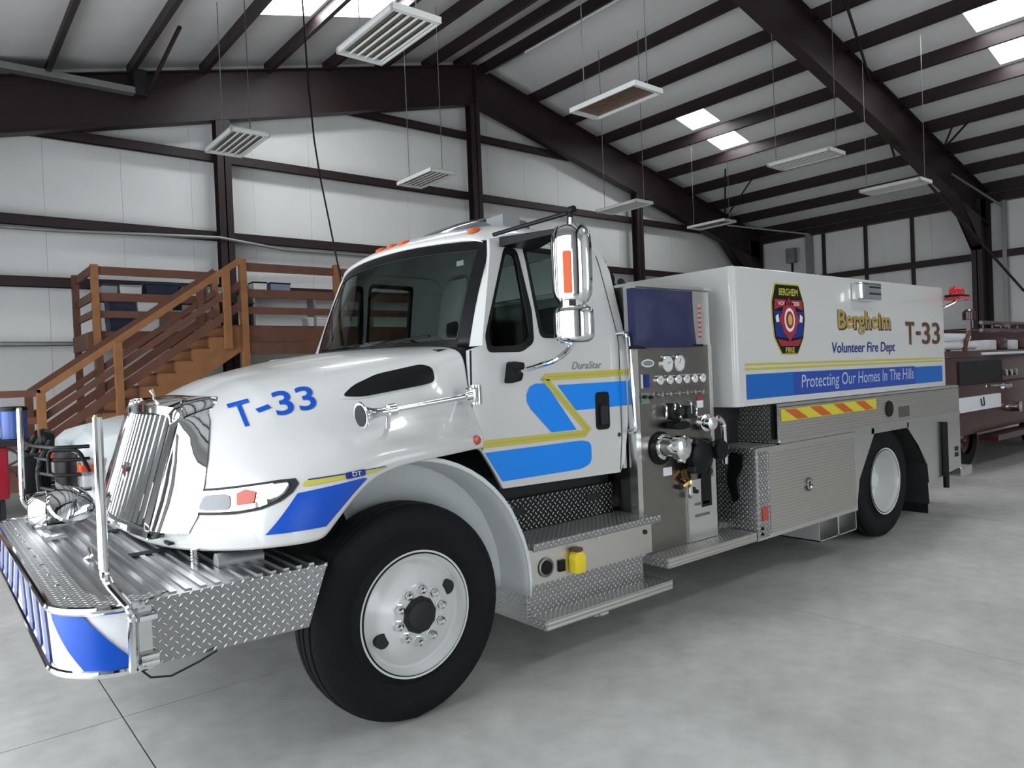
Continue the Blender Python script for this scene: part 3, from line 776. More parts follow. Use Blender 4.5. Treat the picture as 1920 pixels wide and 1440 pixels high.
for i in range(NY_+1):
    t = -1 + 2*i/NY_
    for j in range(NX_+1):
        q = j/NX_; x = roof_front(t) + (3.56-roof_front(t))*q
        v.append((x, YC + t*.958, roof_z(x, t)))
f = [(i*(NX_+1)+j, i*(NX_+1)+j+1, (i+1)*(NX_+1)+j+1, (i+1)*(NX_+1)+j) for i in range(NY_) for j in range(NX_)]
roof = G().add(v, f).build('cab_roof', m_white, cab, smooth=True, sharp=80)
so_ = roof.modifiers.new('t', 'SOLIDIFY'); so_.thickness = .03; so_.offset = -1
# windshield: black frame band with glass, curved
def ws_pt(t, s, off=0):            # t across -1..1, s 0 bottom .. 1 top
    xb = 2.19 + .20*abs(t)**2.0; zb = 1.80
    xt = roof_front(t*.97)+.02; zt = 2.452 - .035*t*t
    hw = (.995*(1-s) + .942*s)
    bul = .015*math.sin(PI*s)
    return Vector((xb + (xt-xb)*s - bul - off, YC + t*hw, zb + (zt-zb)*s))
def ws_grid(name, t0, t1, s0, s1, off, m, par, nt=24, ns=12):
    v = [ws_pt(t0+(t1-t0)*i/nt, s0+(s1-s0)*j/ns, off) for i in range(nt+1) for j in range(ns+1)]
    f = [(i*(ns+1)+j, i*(ns+1)+j+1, (i+1)*(ns+1)+j+1, (i+1)*(ns+1)+j) for i in range(nt) for j in range(ns)]
    o = G().add(v, f).build(name, m, par, smooth=True); s_ = o.modifiers.new('t', 'SOLIDIFY'); s_.thickness = .006; s_.offset = 0
    return o
ws = ws_grid('windshield', -.97, .97, .04, .96, 0, m_glass, cab)
for a in ((-1, 1, 0, .07), (-1, 1, .90, 1.0), (-1, -.925, 0, 1), (.925, 1, 0, 1)):
    ws_grid('windshield_seal', a[0], a[1], a[2], a[3], .006, m_black, ws)
box('cowl', (2.2, 3.32, 1.70), (2.42, 5.24, 1.79), m_black, cab)
tube('wiper', [(2.16, 4.0, 1.83), (2.2, 3.75, 1.86), (2.235, 3.45, 1.87)], .008, m_black, ws)
# A pillars
for sgn in (0, 1):
    v = []
    for k in range(9):
        s = k/8; p = ws_pt(-.985, s); z = p.z
        yy = cab_y(0, z) + .0; xs_ = 2.40 + (z-1.80)*.335
        for q in ((p.x-.004, p.y), (p.x+.01, yy+.02), (xs_, yy-.015), (xs_+.03, yy+.02), (p.x+.05, p.y+.03)):
            v.append((q[0], mir(q[1]) if sgn else q[1], z))
    G().add(v, [(k*5+j, k*5+(j+1) % 5, (k+1)*5+(j+1) % 5, (k+1)*5+j) for k in range(8) for j in range(5)]).build('a_pillar', m_white, cab, smooth=True, sharp=60)
# interior
box('dashboard', (2.32, 3.3, 1.55), (2.62, 5.08, 1.80), m_dark, cab, .03)
for y in (3.5, 4.45):
    st_ = box('seat', (2.95, y, 1.15), (3.4, y+.5, 1.45), m_dark, cab, .05); box('seat_back', (3.33, y+.03, 1.4), (3.48, y+.47, 2.08), m_dark, st_, .05)
G().lathe([(-.01, .19), (0, .205), (.012, .21), (.02, .2), (.01, .19), (-.01, .19)], (2.68, 3.72, 1.78), (-.7, 0, .7), 28, cap=False).build('steering_wheel', m_dark, cab, smooth=True)
box('rear_view_sticker', (2.56, 3.55, 2.30), (2.565, 3.62, 2.33), m_stripew, ws)
# door seams, handle, mirror foot, marker lights
seam = [(2.312, 1.77), (2.302, 1.30)]
for pl in ([(2.318, 1.775), (2.306, 1.30), (2.375, 1.235)], [(3.46, 1.0), (3.485, 1.20), (3.49, 1.90), (3.45, 2.38)], [(2.52, 1.30-.005), (3.46, 1.30-.005)]):
    if pl[0][1] == pl[1][1]: continue
    decal('door_seam', band(pl, .012 if pl[0][0] < 3 else .007), 0, m_dark, cab, None, .0165, cab_y)
sky_d = lambda name, polys, m, dy=.0175: decal(name, polys, 0, m, cab, None, dy, cab_y)
sky_d('blue_stripe', [[(2.85, 1.575), (2.77, 1.578), (2.725, 1.562), (2.70, 1.52), (2.70, 1.475), (2.725, 1.435), (2.88, 1.287), (3.085, 1.287)]], m_cyan)
sky_d('blue_stripe', [[(2.94, 1.562), (3.545, 1.564), (3.545, 1.408), (3.09, 1.403)]], m_cyan)
sky_d('blue_stripe', [round_poly([(2.385, 1.215), (3.13, 1.218), (3.205, 1.20), (3.205, 1.07), (3.11, 1.045), (2.50, 1.045)], [0, .03, .05, .06, .03, 0])], m_cyan)
zz = [(2.33, 1.262), (3.15, 1.258), (3.18, 1.283), (2.845, 1.600), (2.86, 1.612), (3.545, 1.620)]
sky_d('yellow_stripe', band(zz, .042), m_yel, .0185)
sky_d('pinstripe', band([(x, z) for x, z in zz], .006), m_gold, .0195)
lettering('lettering', 'DuraStar', 3.065, 1.652, .26, .045, YD, m_greyplastic, cab, .012, shear=.3, dy=.018)
h = G().prism(round_poly([(3.255, 1.27), (3.375, 1.27), (3.375, 1.505), (3.255, 1.505)], .03), 1, YD-.022, YD-.01).build('door_handle', m_black, cab)
box('handle_grip', (3.285, YD-.04, 1.30), (3.345, YD-.02, 1.42), m_dark, h, .01)
lathe('door_lock', [(-.004, .012), (0, .014)], (3.46, YD-.018, 1.225), (0, 1, 0), m_dark, cab, 12)
# mirrors (two chrome heads on a loop)
def mirror(sg):
    f_ = (lambda y: y) if sg > 0 else mir
    root = tube('mirror_arm', [(x, f_(y), z) for x, y, z in round_path([(2.60, 3.19, 1.64), (2.64, 2.86, 1.70), (2.70, 2.79, 1.77), (2.71, 2.78, 2.45)], .06)], .014, m_chrome, cab)
    foot = G().prism(round_poly([(2.54, 1.585), (2.63, 1.60), (2.655, 1.70), (2.565, 1.71)], .02), 1, min(f_(3.13), f_(3.19)), max(f_(3.13), f_(3.19))).build('mirror_foot', m_black, root, bevel=.012)
    def head(nm, z0, z1):
        rows = []
        for k in range(13):
            q = k/12; zc = z0 + (z1-z0)*q; e = 1 - abs(2*q-1)**7; sc = .72 + .28*e
            row = []
            for a in range(20):
                an = 2*PI*a/20; cx_, cy_ = math.cos(an), math.sin(an)
                px_ = math.copysign(abs(cx_)**.9, cx_)*.07*sc; py_ = math.copysign(abs(cy_)**.85, cy_)*.112*sc
                if px_ > .03: px_ = .03
                X, Y_ = px_, py_
                th = .36; row.append((2.70 + X*math.cos(th) - Y_*math.sin(th), f_(2.775 + X*math.sin(th) + Y_*math.cos(th)), zc))
            rows.append(row)
        v = [p for r_ in rows for p in r_]
        f = [(k*20+a, k*20+(a+1) % 20, (k+1)*20+(a+1) % 20, (k+1)*20+a) for k in range(12) for a in range(20)] + [tuple(range(20)), tuple(range(240, 260))]
        return G().add(v, f).build(nm, m_chrome, root, smooth=True, sharp=50)
    hd = head('mirror_head', 2.0, 2.405); head('spot_mirror', 1.79, 1.985)
    if sg > 0:
        sgd = []
        for (w0, z0_, z1_, m_, nm, th_) in ((.032, 2.035, 2.275, m_chrome, 'signal_bezel', .074), (.022, 2.045, 2.265, m_orange if 0 else m_amber, 'mirror_signal', .08)):
            c_, s_ = math.cos(.36), math.sin(.36)
            poly = round_poly([(-w0, z0_), (w0, z0_), (w0, z1_), (-w0, z1_)], .012)
            v = [(2.70 + X*c_ - (y_-.01)*s_, 2.775 + X*s_ + (y_-.01)*c_, z_) for X in (-th_, -.02) for y_, z_ in poly]
            n_ = len(poly)
            G().add(v, [tuple(range(n_)), tuple(range(2*n_-1, n_-1, -1))] + [(i, i+n_, (i+1) % n_+n_, (i+1) % n_) for i in range(n_)]).build(nm, m_, root)
        G().tube([(2.70, 2.775, 1.98), (2.70, 2.775, 2.01)], .07, 12).build('mirror_neck', m_chrome, root)
    br = G()
    br.add([(x, f_(y), z) for x, y, z in [(2.64, 3.30, 2.375), (2.70, 2.80, 2.385), (2.72, 2.80, 2.385), (2.92, 3.30, 2.375), (2.64, 3.30, 2.43), (2.70, 2.80, 2.405), (2.72, 2.80, 2.405), (2.92, 3.30, 2.43)]],
           [(0,1,5,4), (2,3,7,6), (1,2,6,5), (0,3,2,1), (4,5,6,7), (0,4,7,3)])
    br.build('mirror_bracket', m_black, root)
    G().tube([(2.60, f_(3.30), 2.44), (2.70, f_(2.79), 2.475)], .012, 8).tube([(2.71, f_(2.79), 2.40), (2.71, f_(2.78), 2.49)], .016, 8).tube([(2.71, f_(2.78), 2.49), (2.71, f_(2.75), 2.49)], .02, 8).build('mirror_strut', m_black, root)
    return root
mirror(1)
for t in (-.80, -.16, 0, .16, .80):
    x = roof_front(t)+.085; z = roof_z(x, t)
    v = []; y = YC+t*.958; N = 14
    for (sc, hh) in ((1, -.01), (.95, .008), (.7, .013), (.3, .017)):
        for k in range(N):
            a = 2*PI*k/N; v.append((x + .04*sc*math.cos(a), y + .036*sc*math.sin(a), z + hh + .25*.045*sc*math.cos(a)))
    G().add(v, [(i*N+k, i*N+(k+1) % N, (i+1)*N+(k+1) % N, (i+1)*N+k) for i in range(3) for k in range(N)] + [tuple(range(3*N, 4*N))]).build('marker_light', m_amber, roof, smooth=True)
# low light bar
v = []; PB = [(-.20, 0), (-.13, .07), (-.06, .115), (.06, .115), (.12, .09), (.14, 0)]
for k in range(15):
    t = -1 + k/7; e = (1-abs(t)**5*.45)
    for (a, b) in PB: v.append((3.0 + a*e + .10*t*t, YC + t*.64, 2.575 + b*e))
lb = G().add(v, [(k*6+j, k*6+j+1, (k+1)*6+j+1, (k+1)*6+j) for k in range(14) for j in range(5)] + [tuple(range(6)), tuple(range(84, 90))]).build('light_bar', mat('smoked_lens', (.25, .27, .28), .08, trans=.5), roof, smooth=True)
for k in range(6): box('light_module', (2.94, 3.63+k*.195, 2.585), (3.08, 3.80+k*.195, 2.66), m_dark if k % 2 else m_greyplastic, lb)
# air horn along the hood side
hr = G().lathe([(0, .062), (.004, .066), (.012, .058), (.03, .040), (.06, .027), (.10, .02), (.14, .02), (.145, .030), (.185, .030), (.19, .013), (.60, .015), (.602, .024), (.64, .026), (.645, .012)], (1.57, 3.03, 1.475), (1, .02, .10), 24).build('air_horn', m_chrome, hood, smooth=True)
G().lathe([(.001, .05), (.012, .0)], (1.567, 3.03, 1.475), (1, .02, .10), 20).build('horn_mouth', m_dark, hr)
box('horn_bracket', (2.20, 3.03, 1.50), (2.25, 3.17, 1.58), m_chrome, hr, .012)
lathe('horn_clamp', [(-.05, .03), (.05, .03)], (2.26, 3.07, 1.54), (0, 0, 1), m_chrome, hr, 16)
tube('horn_foot', [(1.72, 3.04, 1.47), (1.72, 3.05, 1.41), (1.74, 3.10, 1.40)], .012, m_chrome, hr)
# grab handle at the back of the cab
tube('grab_handle', round_path([(3.50, 3.20, 1.87), (3.50, 3.12, 1.87), (3.53, 3.10, 1.24), (3.53, 3.16, 1.24)], .03), .015, m_chrome, cab)
lathe('door_hinge_screw', [(-.004, .008), (0, .01)], (3.40, YD+.075, 2.12), (0, 1, 0), m_dark, cab, 10)

# ---- front bumper platform
m_dkplate = mat('deck_plate', (.42, .42, .43), .34, 1, noise=.1, nscale=6)
def bump_plan(o=0.0):
    xf = .36-o; yn = YN-o; rr = .20+o
    near = [(.62, yn)] + [(xf+rr*1.15 - rr*1.15*math.sin(a), yn+rr*1.25-rr*1.25*math.cos(a)) for a in [PI/2*k/8 for k in range(9)]]
    return near
near = bump_plan(); far = [(x, mir(y)) for x, y in near[::-1]]
plan = near + far
FB = prism('front_bumper', [(x, y) for x, y in plan] + [(1.36, mir(YN)-.02), (1.36, YN+.02), (.62, YN+.0)], 2, .835, .852, m_dkplate, T)
g = G()
inn = [(x+.12, (y+.10 if y < YC else y-.10)) for x, y in plan]
v = [(x, y, .855) for x, y in plan] + [(x, y, .855) for x, y in inn]; n = len(plan)
g.add(v, [(k, k+1, n+k+1, n+k) for k in range(n-1)]).build('diamond_border', m_dp_xy, FB)
for k in range(15): box('rib', (.50+k*.056, YN+.04 if k > 2 else YN+.10, .852), (.524+k*.056, mir(YN)-.04 if k > 2 else mir(YN)-.10, .859), m_alu, FB)
for k in range(9): lathe('rivet', [(0, .010), (.004, .007), (.006, 0)], (.415, 3.25+k*.235, .855), (0, 0, 1), m_chrome, FB, 8)
for y0, y1 in ((YN, YN+.012), (mir(YN)-.012, mir(YN))):
    prism('side_plate', [(.60, .612), (1.255, .60), (1.35, .852), (.60, .856)], 1, y0, y1, m_dp_xz, FB)
# wrap-around front panel with vinyl chevrons
def wrap(name, pl, z0, z1, m, par, rng=None, dz=0):
    v = []; n = len(pl)
    for (x, y) in pl: v += [(x, y, z0), (x, y, z1)]
    return G().add(v, [(2*k, 2*k+2, 2*k+3, 2*k+1) for k in range(n-1)]).build(name, m, par, smooth=True, sharp=40)
def path_at(pl, s):
    L = 0
    for k in range(len(pl)-1):
        d_ = math.dist(pl[k], pl[k+1])
        if s <= L + d_ or k == len(pl)-2:
            q = (s-L)/d_; return (pl[k][0]+(pl[k+1][0]-pl[k][0])*q, pl[k][1]+(pl[k+1][1]-pl[k][1])*q)
        L += d_
wrap('front_panel', plan, .625, .84, m_stripew, FB)
plo = bump_plan(.009); plo = plo + [(x, mir(y)) for x, y in plo[::-1]]
plen = sum(math.dist(plo[k], plo[k+1]) for k in range(len(plo)-1))
def chevron(s0, s1, lean, m, flip=False):
    v = []; n = 12; nz = 6
    for i in range(nz+1):
        z = .632 + (.835-.632)*i/nz; sh = lean*(1 - i/nz)
        for j in range(n+1):
            s = s0 + (s1-s0)*j/n + sh; s = min(max(s, .005), plen-.005)
            if flip: s = plen - s
            x, y = path_at(plo, s); v.append((x, y, z))
    f = [(i*(n+1)+j, i*(n+1)+j+1, (i+1)*(n+1)+j+1, (i+1)*(n+1)+j) for i in range(nz) for j in range(n)]
    G().add(v, f).build('chevron', m, FB, smooth=True)
for fl in (False, True):
    chevron(.21, .40, -.19, m_blue, fl)
    for k in range(4): chevron(.58+k*.26, .70+k*.26, -.14, m_blue_glare, fl)
for z, rad in ((.848, .017), (.618, .015)):
    pp = bump_plan(.012); pp = pp + [(x, mir(y)) for x, y in pp[::-1]]
    tube('bumper_rail', [(x, y, z) for x, y in pp], rad, m_chrome, FB)
box('corner_bracket', (.60, YN-.008, .60), (.645, YN+.0, .84), m_alu, FB)
for z in (.80, .655, .632): G().lathe([(0, .016), (.06, .016)], (.60, YN-.02, z), (1, 0, 0), 10).build('bracket_bolt', m_chrome, FB)
for sg in (0, 1):
    f_ = (lambda y: y) if not sg else mir
    stn = tube('stanchion', [(x, f_(y), z) for x, y, z in round_path([(.575, 2.95, .615), (.578, 2.95, .835), (.500, 2.985, .96), (.505, 2.995, 1.545)], .04)], .0165, m_chrome, FB)
    G().lathe([(0, .0165), (.008, .012), (.012, 0)], (.505, f_(2.995), 1.545), (0, 0, 1), 12).build('stanchion_cap', m_brass, stn)
tube('dangling_wire', [(.60, 2.95, .61), (.63, 2.95, .575), (.70, 2.95, .56), (.80, 2.95, .585), (.87, 2.95, .61)], .004, m_dark, FB)
# siren and small fittings on the far corner of the platform
sr = lathe('siren', [(0, 0), (.012, .07), (.05, .105), (.10, .115), (.105, .10), (.20, .09), (.24, .06), (.25, 0)], (.47, 5.08, .955), (1, -.15, 0), m_chrome, FB, 28)
box('siren_base', (.50, 5.0, .853), (.68, 5.16, .87), m_alu, sr)
lathe('flood_lamp', [(0, .0), (.0, .10), (.03, .125), (.05, .12), (.09, .06), (.10, 0)], (.66, 4.92, .97), (.25, -.7, .55), m_chrome, FB, 24)
box('deck_fitting', (.50, 4.55, .853), (.60, 4.72, .875), m_alu, FB, .006)
tube('deck_hook', [(.58, 3.9, .858), (.60, 3.88, .875), (.62, 4.05, .875)], .01, m_chrome, FB)

# ---- steps and box under the cab
sb = box('step_box', (2.57, 3.085, .46), (3.62, 3.6, .66), m_plain, T)
prism('riser_plate', [(2.57, .29), (3.52, .29), (3.52, .46), (2.57, .46)], 1, 3.08, 3.10, m_dp_xz, sb)
us = box('upper_step', (2.58, 3.04, .665), (3.66, 3.36, .70), m_dp_xy, T)
box('step_lip', (2.58, 3.036, .658), (3.66, 3.042, .702), m_dp_xz, us)
box('mesh_panel', (2.58, 3.34, .70), (3.54, 3.355, .90), m_mesh, us)
for x in (2.66, 3.30): box('mesh_gap', (x, 3.332, .80), (x+.12, 3.34, .85), m_dark, us, .01)
box('box_end', (2.56, 3.09, .30), (2.57, 3.6, .665), m_dp_yz, sb)
ls = box('lower_step', (2.60, YN, .24), (3.665, 3.42, .292), m_dp_xy, T)
box('step_edge', (2.60, YN-.004, .238), (3.665, YN, .294), m_flute, ls)
prism('step_end', [(YN, .24), (3.45, .24), (3.45, .50), (3.14, .46), (3.14, .294), (YN, .294)], 0, 2.59, 2.60, m_dp_yz, ls)
G().box((3.02, 3.02, .20), (3.10, 3.06, .24)).lathe([(0, .012), (.07, .012)], (3.03, 3.0, .215), (1, 0, 0), 8).build('step_latch', m_alu, ls)
ff_ = lathe('filler_cap', [(0, .055), (-.006, .055), (-.01, .048), (-.004, .044)], (2.705, 3.08, .545), (0, 1, 0), m_gal, sb, 28)
lathe('filler_hole', [(-.012, .038), (-.005, .04)], (2.705, 3.08, .545), (0, 1, 0), m_black, ff_, 24)
box('power_switch', (2.80, 3.07, .50), (2.845, 3.085, .565), m_black, sb)
pc = G().prism(round_poly([(2.885, .475), (2.965, .475), (2.975, .57), (2.945, .60), (2.90, .60), (2.88, .57)], .015), 1, 3.025, 3.085).build('power_inlet', m_yelb, sb, bevel=.01)
box('inlet_hinge', (2.90, 3.03, .60), (2.95, 3.08, .62), m_brown, pc)
lathe('catch', [(-.02, .012), (0, .016)], (3.12, 3.085, .645), (0, 1, 0), m_chrome, sb, 10)
lathe('catch', [(-.012, .014), (0, .016)], (3.555, 3.085, .60), (0, 1, 0), m_dark, sb, 10)
box('cab_underside', (2.62, 3.38, .88), (3.55, 4.9, 1.0), m_dark, T)
ms = box('pump_step', (3.64, YN, .372), (4.62, 3.24, .432), m_dp_xy, T)
box('step_edge', (3.64, YN-.004, .37), (4.62, YN, .434), m_flute, ms)
box('step_end', (3.632, YN, .37), (3.64, 3.24, .434), m_dp_yz, ms)

# ---- pump house
PY = 3.13
ph = box('pump_house', (3.585, PY+.02, .434), (4.40, mir(PY)-.02, 2.17), m_steel, T)
box('front_post', (3.555, PY-.005, .434), (3.60, PY+.06, 2.17), m_alu, ph)
box('house_top', (3.56, PY, 2.17), (4.42, mir(PY), 2.19), m_alu, ph)
pn = box('pump_panel', (3.60, PY, .434), (4.38, PY+.02, 1.79), m_steel, ph)
G().box((4.36, PY-.006, .434), (4.385, PY+.02, 1.79)).build('panel_edge', m_alu, ph)
box('upper_panel', (3.60, PY, 1.79), (4.38, PY+.02, 2.16), m_alu, ph)
cv = []
# slightly slack vinyl cover
v = []; n = 10
for i in range(n+1):
    for j in range(n+1):
        a, b = i/n, j/n; x = 3.53 + (.60 + .02*(1-b))*a*(1) - .01*b; z = 1.775 + .375*b
        e = min(a, 1-a, b, 1-b); bul = .055 + .03*min(1, e*5) + .006*math.sin(9*a+4*b)
        v.append((x, PY-bul, z))
m0 = len(v)
edge = [(i, 0) for i in range(n)] + [(n, j) for j in range(n)] + [(n-i, n) for i in range(n)] + [(0, n-j) for j in range(n)]
f = [(i*(n+1)+j, i*(n+1)+j+1, (i+1)*(n+1)+j+1, (i+1)*(n+1)+j) for i in range(n) for j in range(n)]
for (i, j) in edge: p = v[i*(n+1)+j]; v.append((p[0], PY, p[2]))
ne = len(edge)
for k in range(ne):
    a = edge[k]; b = edge[(k+1) % ne]; f.append((a[0]*(n+1)+a[1], b[0]*(n+1)+b[1], m0+(k+1) % ne, m0+k))
tp = G().add(v, f).build('hose_bed_cover', m_tarp, ph, smooth=True, sharp=50)
box('strap', (3.49, PY-.06, 1.765), (3.62, PY-.04, 1.785), m_black, tp); box('strap', (4.08, PY-.06, 1.775), (4.22, PY-.04, 1.79), m_black, tp)
prism('label_strip', [(4.245, 1.83), (4.285, 1.83), (4.285, 2.07), (4.245, 2.07)], 1, PY-.003, PY, mat('pink_label', (.48, .30, .29), .5), ph)
for k in range(7): box('label_mark', (4.25, PY-.005, 1.84+k*.033), (4.28, PY-.003, 1.85+k*.033), m_red, ph)
# gauges
def gauge(x, z, rr, nm='gauge'):
    gg = lathe(nm, [(0, rr), (-.018, rr), (-.022, rr*.9), (-.014, rr*.86)], (x, PY, z), (0, 1, 0), m_chrome, pn, 26)
    lathe('dial', [(-.015, rr*.86), (-.0155, 0)], (x, PY, z), (0, 1, 0), m_paper, gg, 24)
    an = random.uniform(.3, 1.2)
    G().tube([(x, PY-.0165, z), (x+rr*.6*math.cos(an), PY-.0165, z+rr*.6*math.sin(an))], .002, 4).build('needle', m_dark, gg)
    return gg
gauge(3.885, 1.665, .058); gauge(4.01, 1.667, .058)
for x in (3.80, 3.90, 3.99, 4.08, 4.17, 4.26): gauge(x, 1.558, .034)
ov = prism('maker_plate', ellipse(3.695, 1.672, .062, .026), 1, PY-.006, PY, m_stripew, pn)
prism('plate_inner', ellipse(3.695, 1.672, .05, .017), 1, PY-.008, PY-.006, m_greyplastic, ov)
box('sight_label', (3.625, PY-.004, 1.51), (3.64, PY, 1.60), m_stripew, pn)
box('instruction_plate', (3.655, PY-.004, 1.515), (3.705, PY, 1.60), m_navy, pn)
box('green_plate', (3.62, PY-.004, 1.41), (3.70, PY, 1.48), mat('green_plate_paint', (.16, .24, .21), .5), pn)
for k in range(6): lathe('drain_knob', [(-.035, .0), (-.034, .014), (-.02, .016), (-.015, .007), (0, .007)], (3.80+k*.088, PY, 1.462), (0, 1, 0), m_chrome, pn, 14)
for x, z in ((3.64, 1.455), (3.70, 1.45)): lathe('drain_knob', [(-.03, .0), (-.03, .012), (0, .012)], (x, PY, z), (0, 1, 0), m_dark, pn, 12)
for x, z, L_ in ((3.81, 1.35, .09), (3.90, 1.37, .07), (3.955, 1.34, .11), (4.07, 1.36, .09), (4.13, 1.33, .07)):
    q = tube('valve_handle', round_path([(x, PY, z-L_/2), (x, PY-.05, z-L_/2), (x, PY-.05, z+L_/2), (x, PY, z+L_/2)], .02), .008, m_chrome, pn)
lathe('valve_body', [(0, .06), (-.04, .055), (-.05, .03), (-.09, .03), (-.095, 0)], (3.92, PY, 1.345), (0, 1, 0), m_dark, pn, 20)
lathe('valve_body', [(0, .045), (-.05, .045), (-.055, 0)], (4.07, PY, 1.33), (0, 1, 0), m_dark, pn, 20)
G().prism(ellipse(3.90, 1.255, .085, .028, 20), 1, PY-.11, PY-.03).build('hand_wheel', m_black, pn, bevel=.008)
box('warning_label', (4.20, PY-.004, 1.35), (4.27, PY, 1.40), m_stripew, pn); box('warning_strip', (4.20, PY-.004, 1.405), (4.27, PY, 1.43), m_red, pn)
# suction and discharge caps
cap = lathe('discharge_cap', [(0, .085), (-.03, .085), (-.035, .065), (-.13, .06), (-.135, .078), (-.19, .078), (-.20, .06), (-.205, 0)], (3.80, PY, 1.12), (0, 1, 0), m_chrome, pn, 28)
for a in range(3):
    an = 2*PI*a/3+.5; G().lathe([(-.14, .014), (-.19, .014)], (3.80+.085*math.cos(an), PY, 1.12+.085*math.sin(an)), (0, 1, 0), 8).build('cap_lug', m_chrome, cap)
lathe('flange', [(0, .11), (-.012, .11), (-.014, .07)], (3.79, PY, 1.11), (0, 1, 0), m_black, pn, 28)
lathe('outlet_elbow', [(0, .055), (-.05, .055), (-.06, .045), (-.12, .04), (-.125, 0)], (3.93, PY, 1.105), (.2, 1, .1), m_alu, pn, 24)
lc = lathe('suction_cap', [(0, .125), (-.03, .125), (-.035, .10), (-.07, .10), (-.075, .12), (-.12, .115), (-.13, .095), (-.135, 0)], (4.09, PY, 1.03), (0, 1, 0), m_black, pn, 32)
for a in range(4):
    an = 2*PI*a/4+.6; G().lathe([(-.08, .018), (-.13, .018)], (4.09+.13*math.cos(an), PY, 1.03+.13*math.sin(an)), (0, 1, 0), 8).build('cap_lug', m_dark, lc)
lathe('side_cap', [(0, .075), (-.03, .075), (-.04, .055), (-.10, .055), (-.105, .07), (-.15, .066), (-.155, 0)], (4.27, PY, 1.06), (0, 1, 0), m_black, pn, 24)
q = lathe('side_discharge', [(0, .05), (-.03, .05), (-.035, .06), (-.06, .06), (-.065, .04), (-.09, .038), (-.095, .045), (-.115, .045), (-.12, 0)], (4.24, PY, 1.25), (.15, 1, .05), m_chrome, pn, 24)
tube('side_pipe', round_path([(4.30, PY-.10, 1.28), (4.36, PY-.10, 1.24), (4.365, PY-.10, .95)], .04), .02, m_chrome, pn)
tube('drain_pipe', [(4.02, PY-.02, .93), (3.99, PY-.06, .88), (4.0, PY-.05, .84)], .03, m_brass, pn)
tube('drain_loop', round_path([(4.03, PY, .88), (4.03, PY-.05, .88), (4.03, PY-.05, .76), (4.08, PY, .76)], .02), .016, m_alu, pn)
for x, z in ((4.05, .85), (4.10, .80), (3.96, .83), (4.13, .78)): lathe('drain_valve', [(-.035, .0), (-.035, .014), (0, .016)], (x, PY, z), (0, 1, 0), m_dark, pn, 10)
box('data_label', (3.815, PY-.004, .92), (3.90, PY, .975), m_stripew, pn)
lw = box('lower_cover', (4.05, PY-.014, .436), (4.36, PY, .86), m_alu, pn)
box('dark_slot', (4.20, PY-.018, .66), (4.31, PY-.012, .92), m_black, pn)
for z in (.60, .68): box('embossed_bar', (4.12, PY-.018, z), (4.28, PY-.013, z+.018), m_steel, lw)
# fittings on top of the pump house
dg_ = lathe('deck_gun', [(0, 0), (.005, .07), (.14, .07), (.145, 0)], (3.78, 3.55, 2.27), (.5, .86, 0), m_black, ph, 20)
tube('gun_pipe', [(3.66, 3.3, 2.22), (3.9, 3.5, 2.24), (4.3, 3.9, 2.26)], .025, m_black, dg_)
tube('gun_pipe', [(3.60, 3.4, 2.20), (4.2, 3.6, 2.21)], .015, m_chrome, dg_)
box('gun_mount', (3.72, 3.5, 2.18), (3.84, 3.62, 2.24), m_black, dg_)

# ---- water tank
TZ0, TZ1 = 1.335, 2.34
tpoly = round_poly([(4.49, 3.0), (8.20, 3.0), (8.20, mir(3.0)), (4.49, mir(3.0))], [.05, .03, .03, .05], 6)
tank = prism('water_tank', tpoly, 2, TZ0, TZ1, m_white, T, bevel=.012)
TY = 3.0
def tdecal(name, polys, m, dy=.003): return decal(name, polys, TY, m, tank, None, dy)
for b_ in ([(4.61, 1.385), (5.24, 1.385), (5.24, 1.565), (4.61, 1.565)], [(7.45, 1.385), (8.10, 1.385), (8.10, 1.545), (7.45, 1.545)]): tdecal('blue_stripe', [b_], m_tank_blue)
tdecal('navy_panel', [[(5.24, 1.385), (7.45, 1.385), (7.45, 1.555), (5.24, 1.565)]], m_tank_navy)
tdecal('yellow_stripe', [[(4.60, 1.645), (8.12, 1.628), (8.12, 1.612), (4.60, 1.628)]], m_yel)
tdecal('yellow_stripe', [[(4.60, 1.612), (8.12, 1.600), (8.12, 1.586), (4.60, 1.595)]], m_yel)
lettering('lettering', 'Protecting Our Homes In The Hills', 5.36, 1.405, 2.05, .135, TY, m_pale, tank, .004, shear=.1, dy=.005)
lettering('lettering', 'Bergheim', 5.985, 1.845, .98, .21, TY, m_brown, tank, .055, dy=.003)
lettering('lettering', 'Bergheim', 5.97, 1.855, .98, .21, TY, m_gold, tank, .02, dy=.006)
lettering('lettering', 'Volunteer Fire Dept', 5.86, 1.675, 1.17, .115, TY, m_navy, tank, .01, shear=.12, dy=.004)
for s_, x, w_, z, h_ in (('T', 7.27, .19, 1.765, .215), ('-', 7.50, .10, 1.855, .035), ('33', 7.64, .42, 1.765, .215)):
    lettering('lettering', s_, x+.012, z-.005, w_, h_, TY, m_gold, tank, .02, dy=.003)
    lettering('lettering', s_, x, z, w_, h_, TY, m_brown, tank, .008 if s_ != '-' else 0, dy=.006)
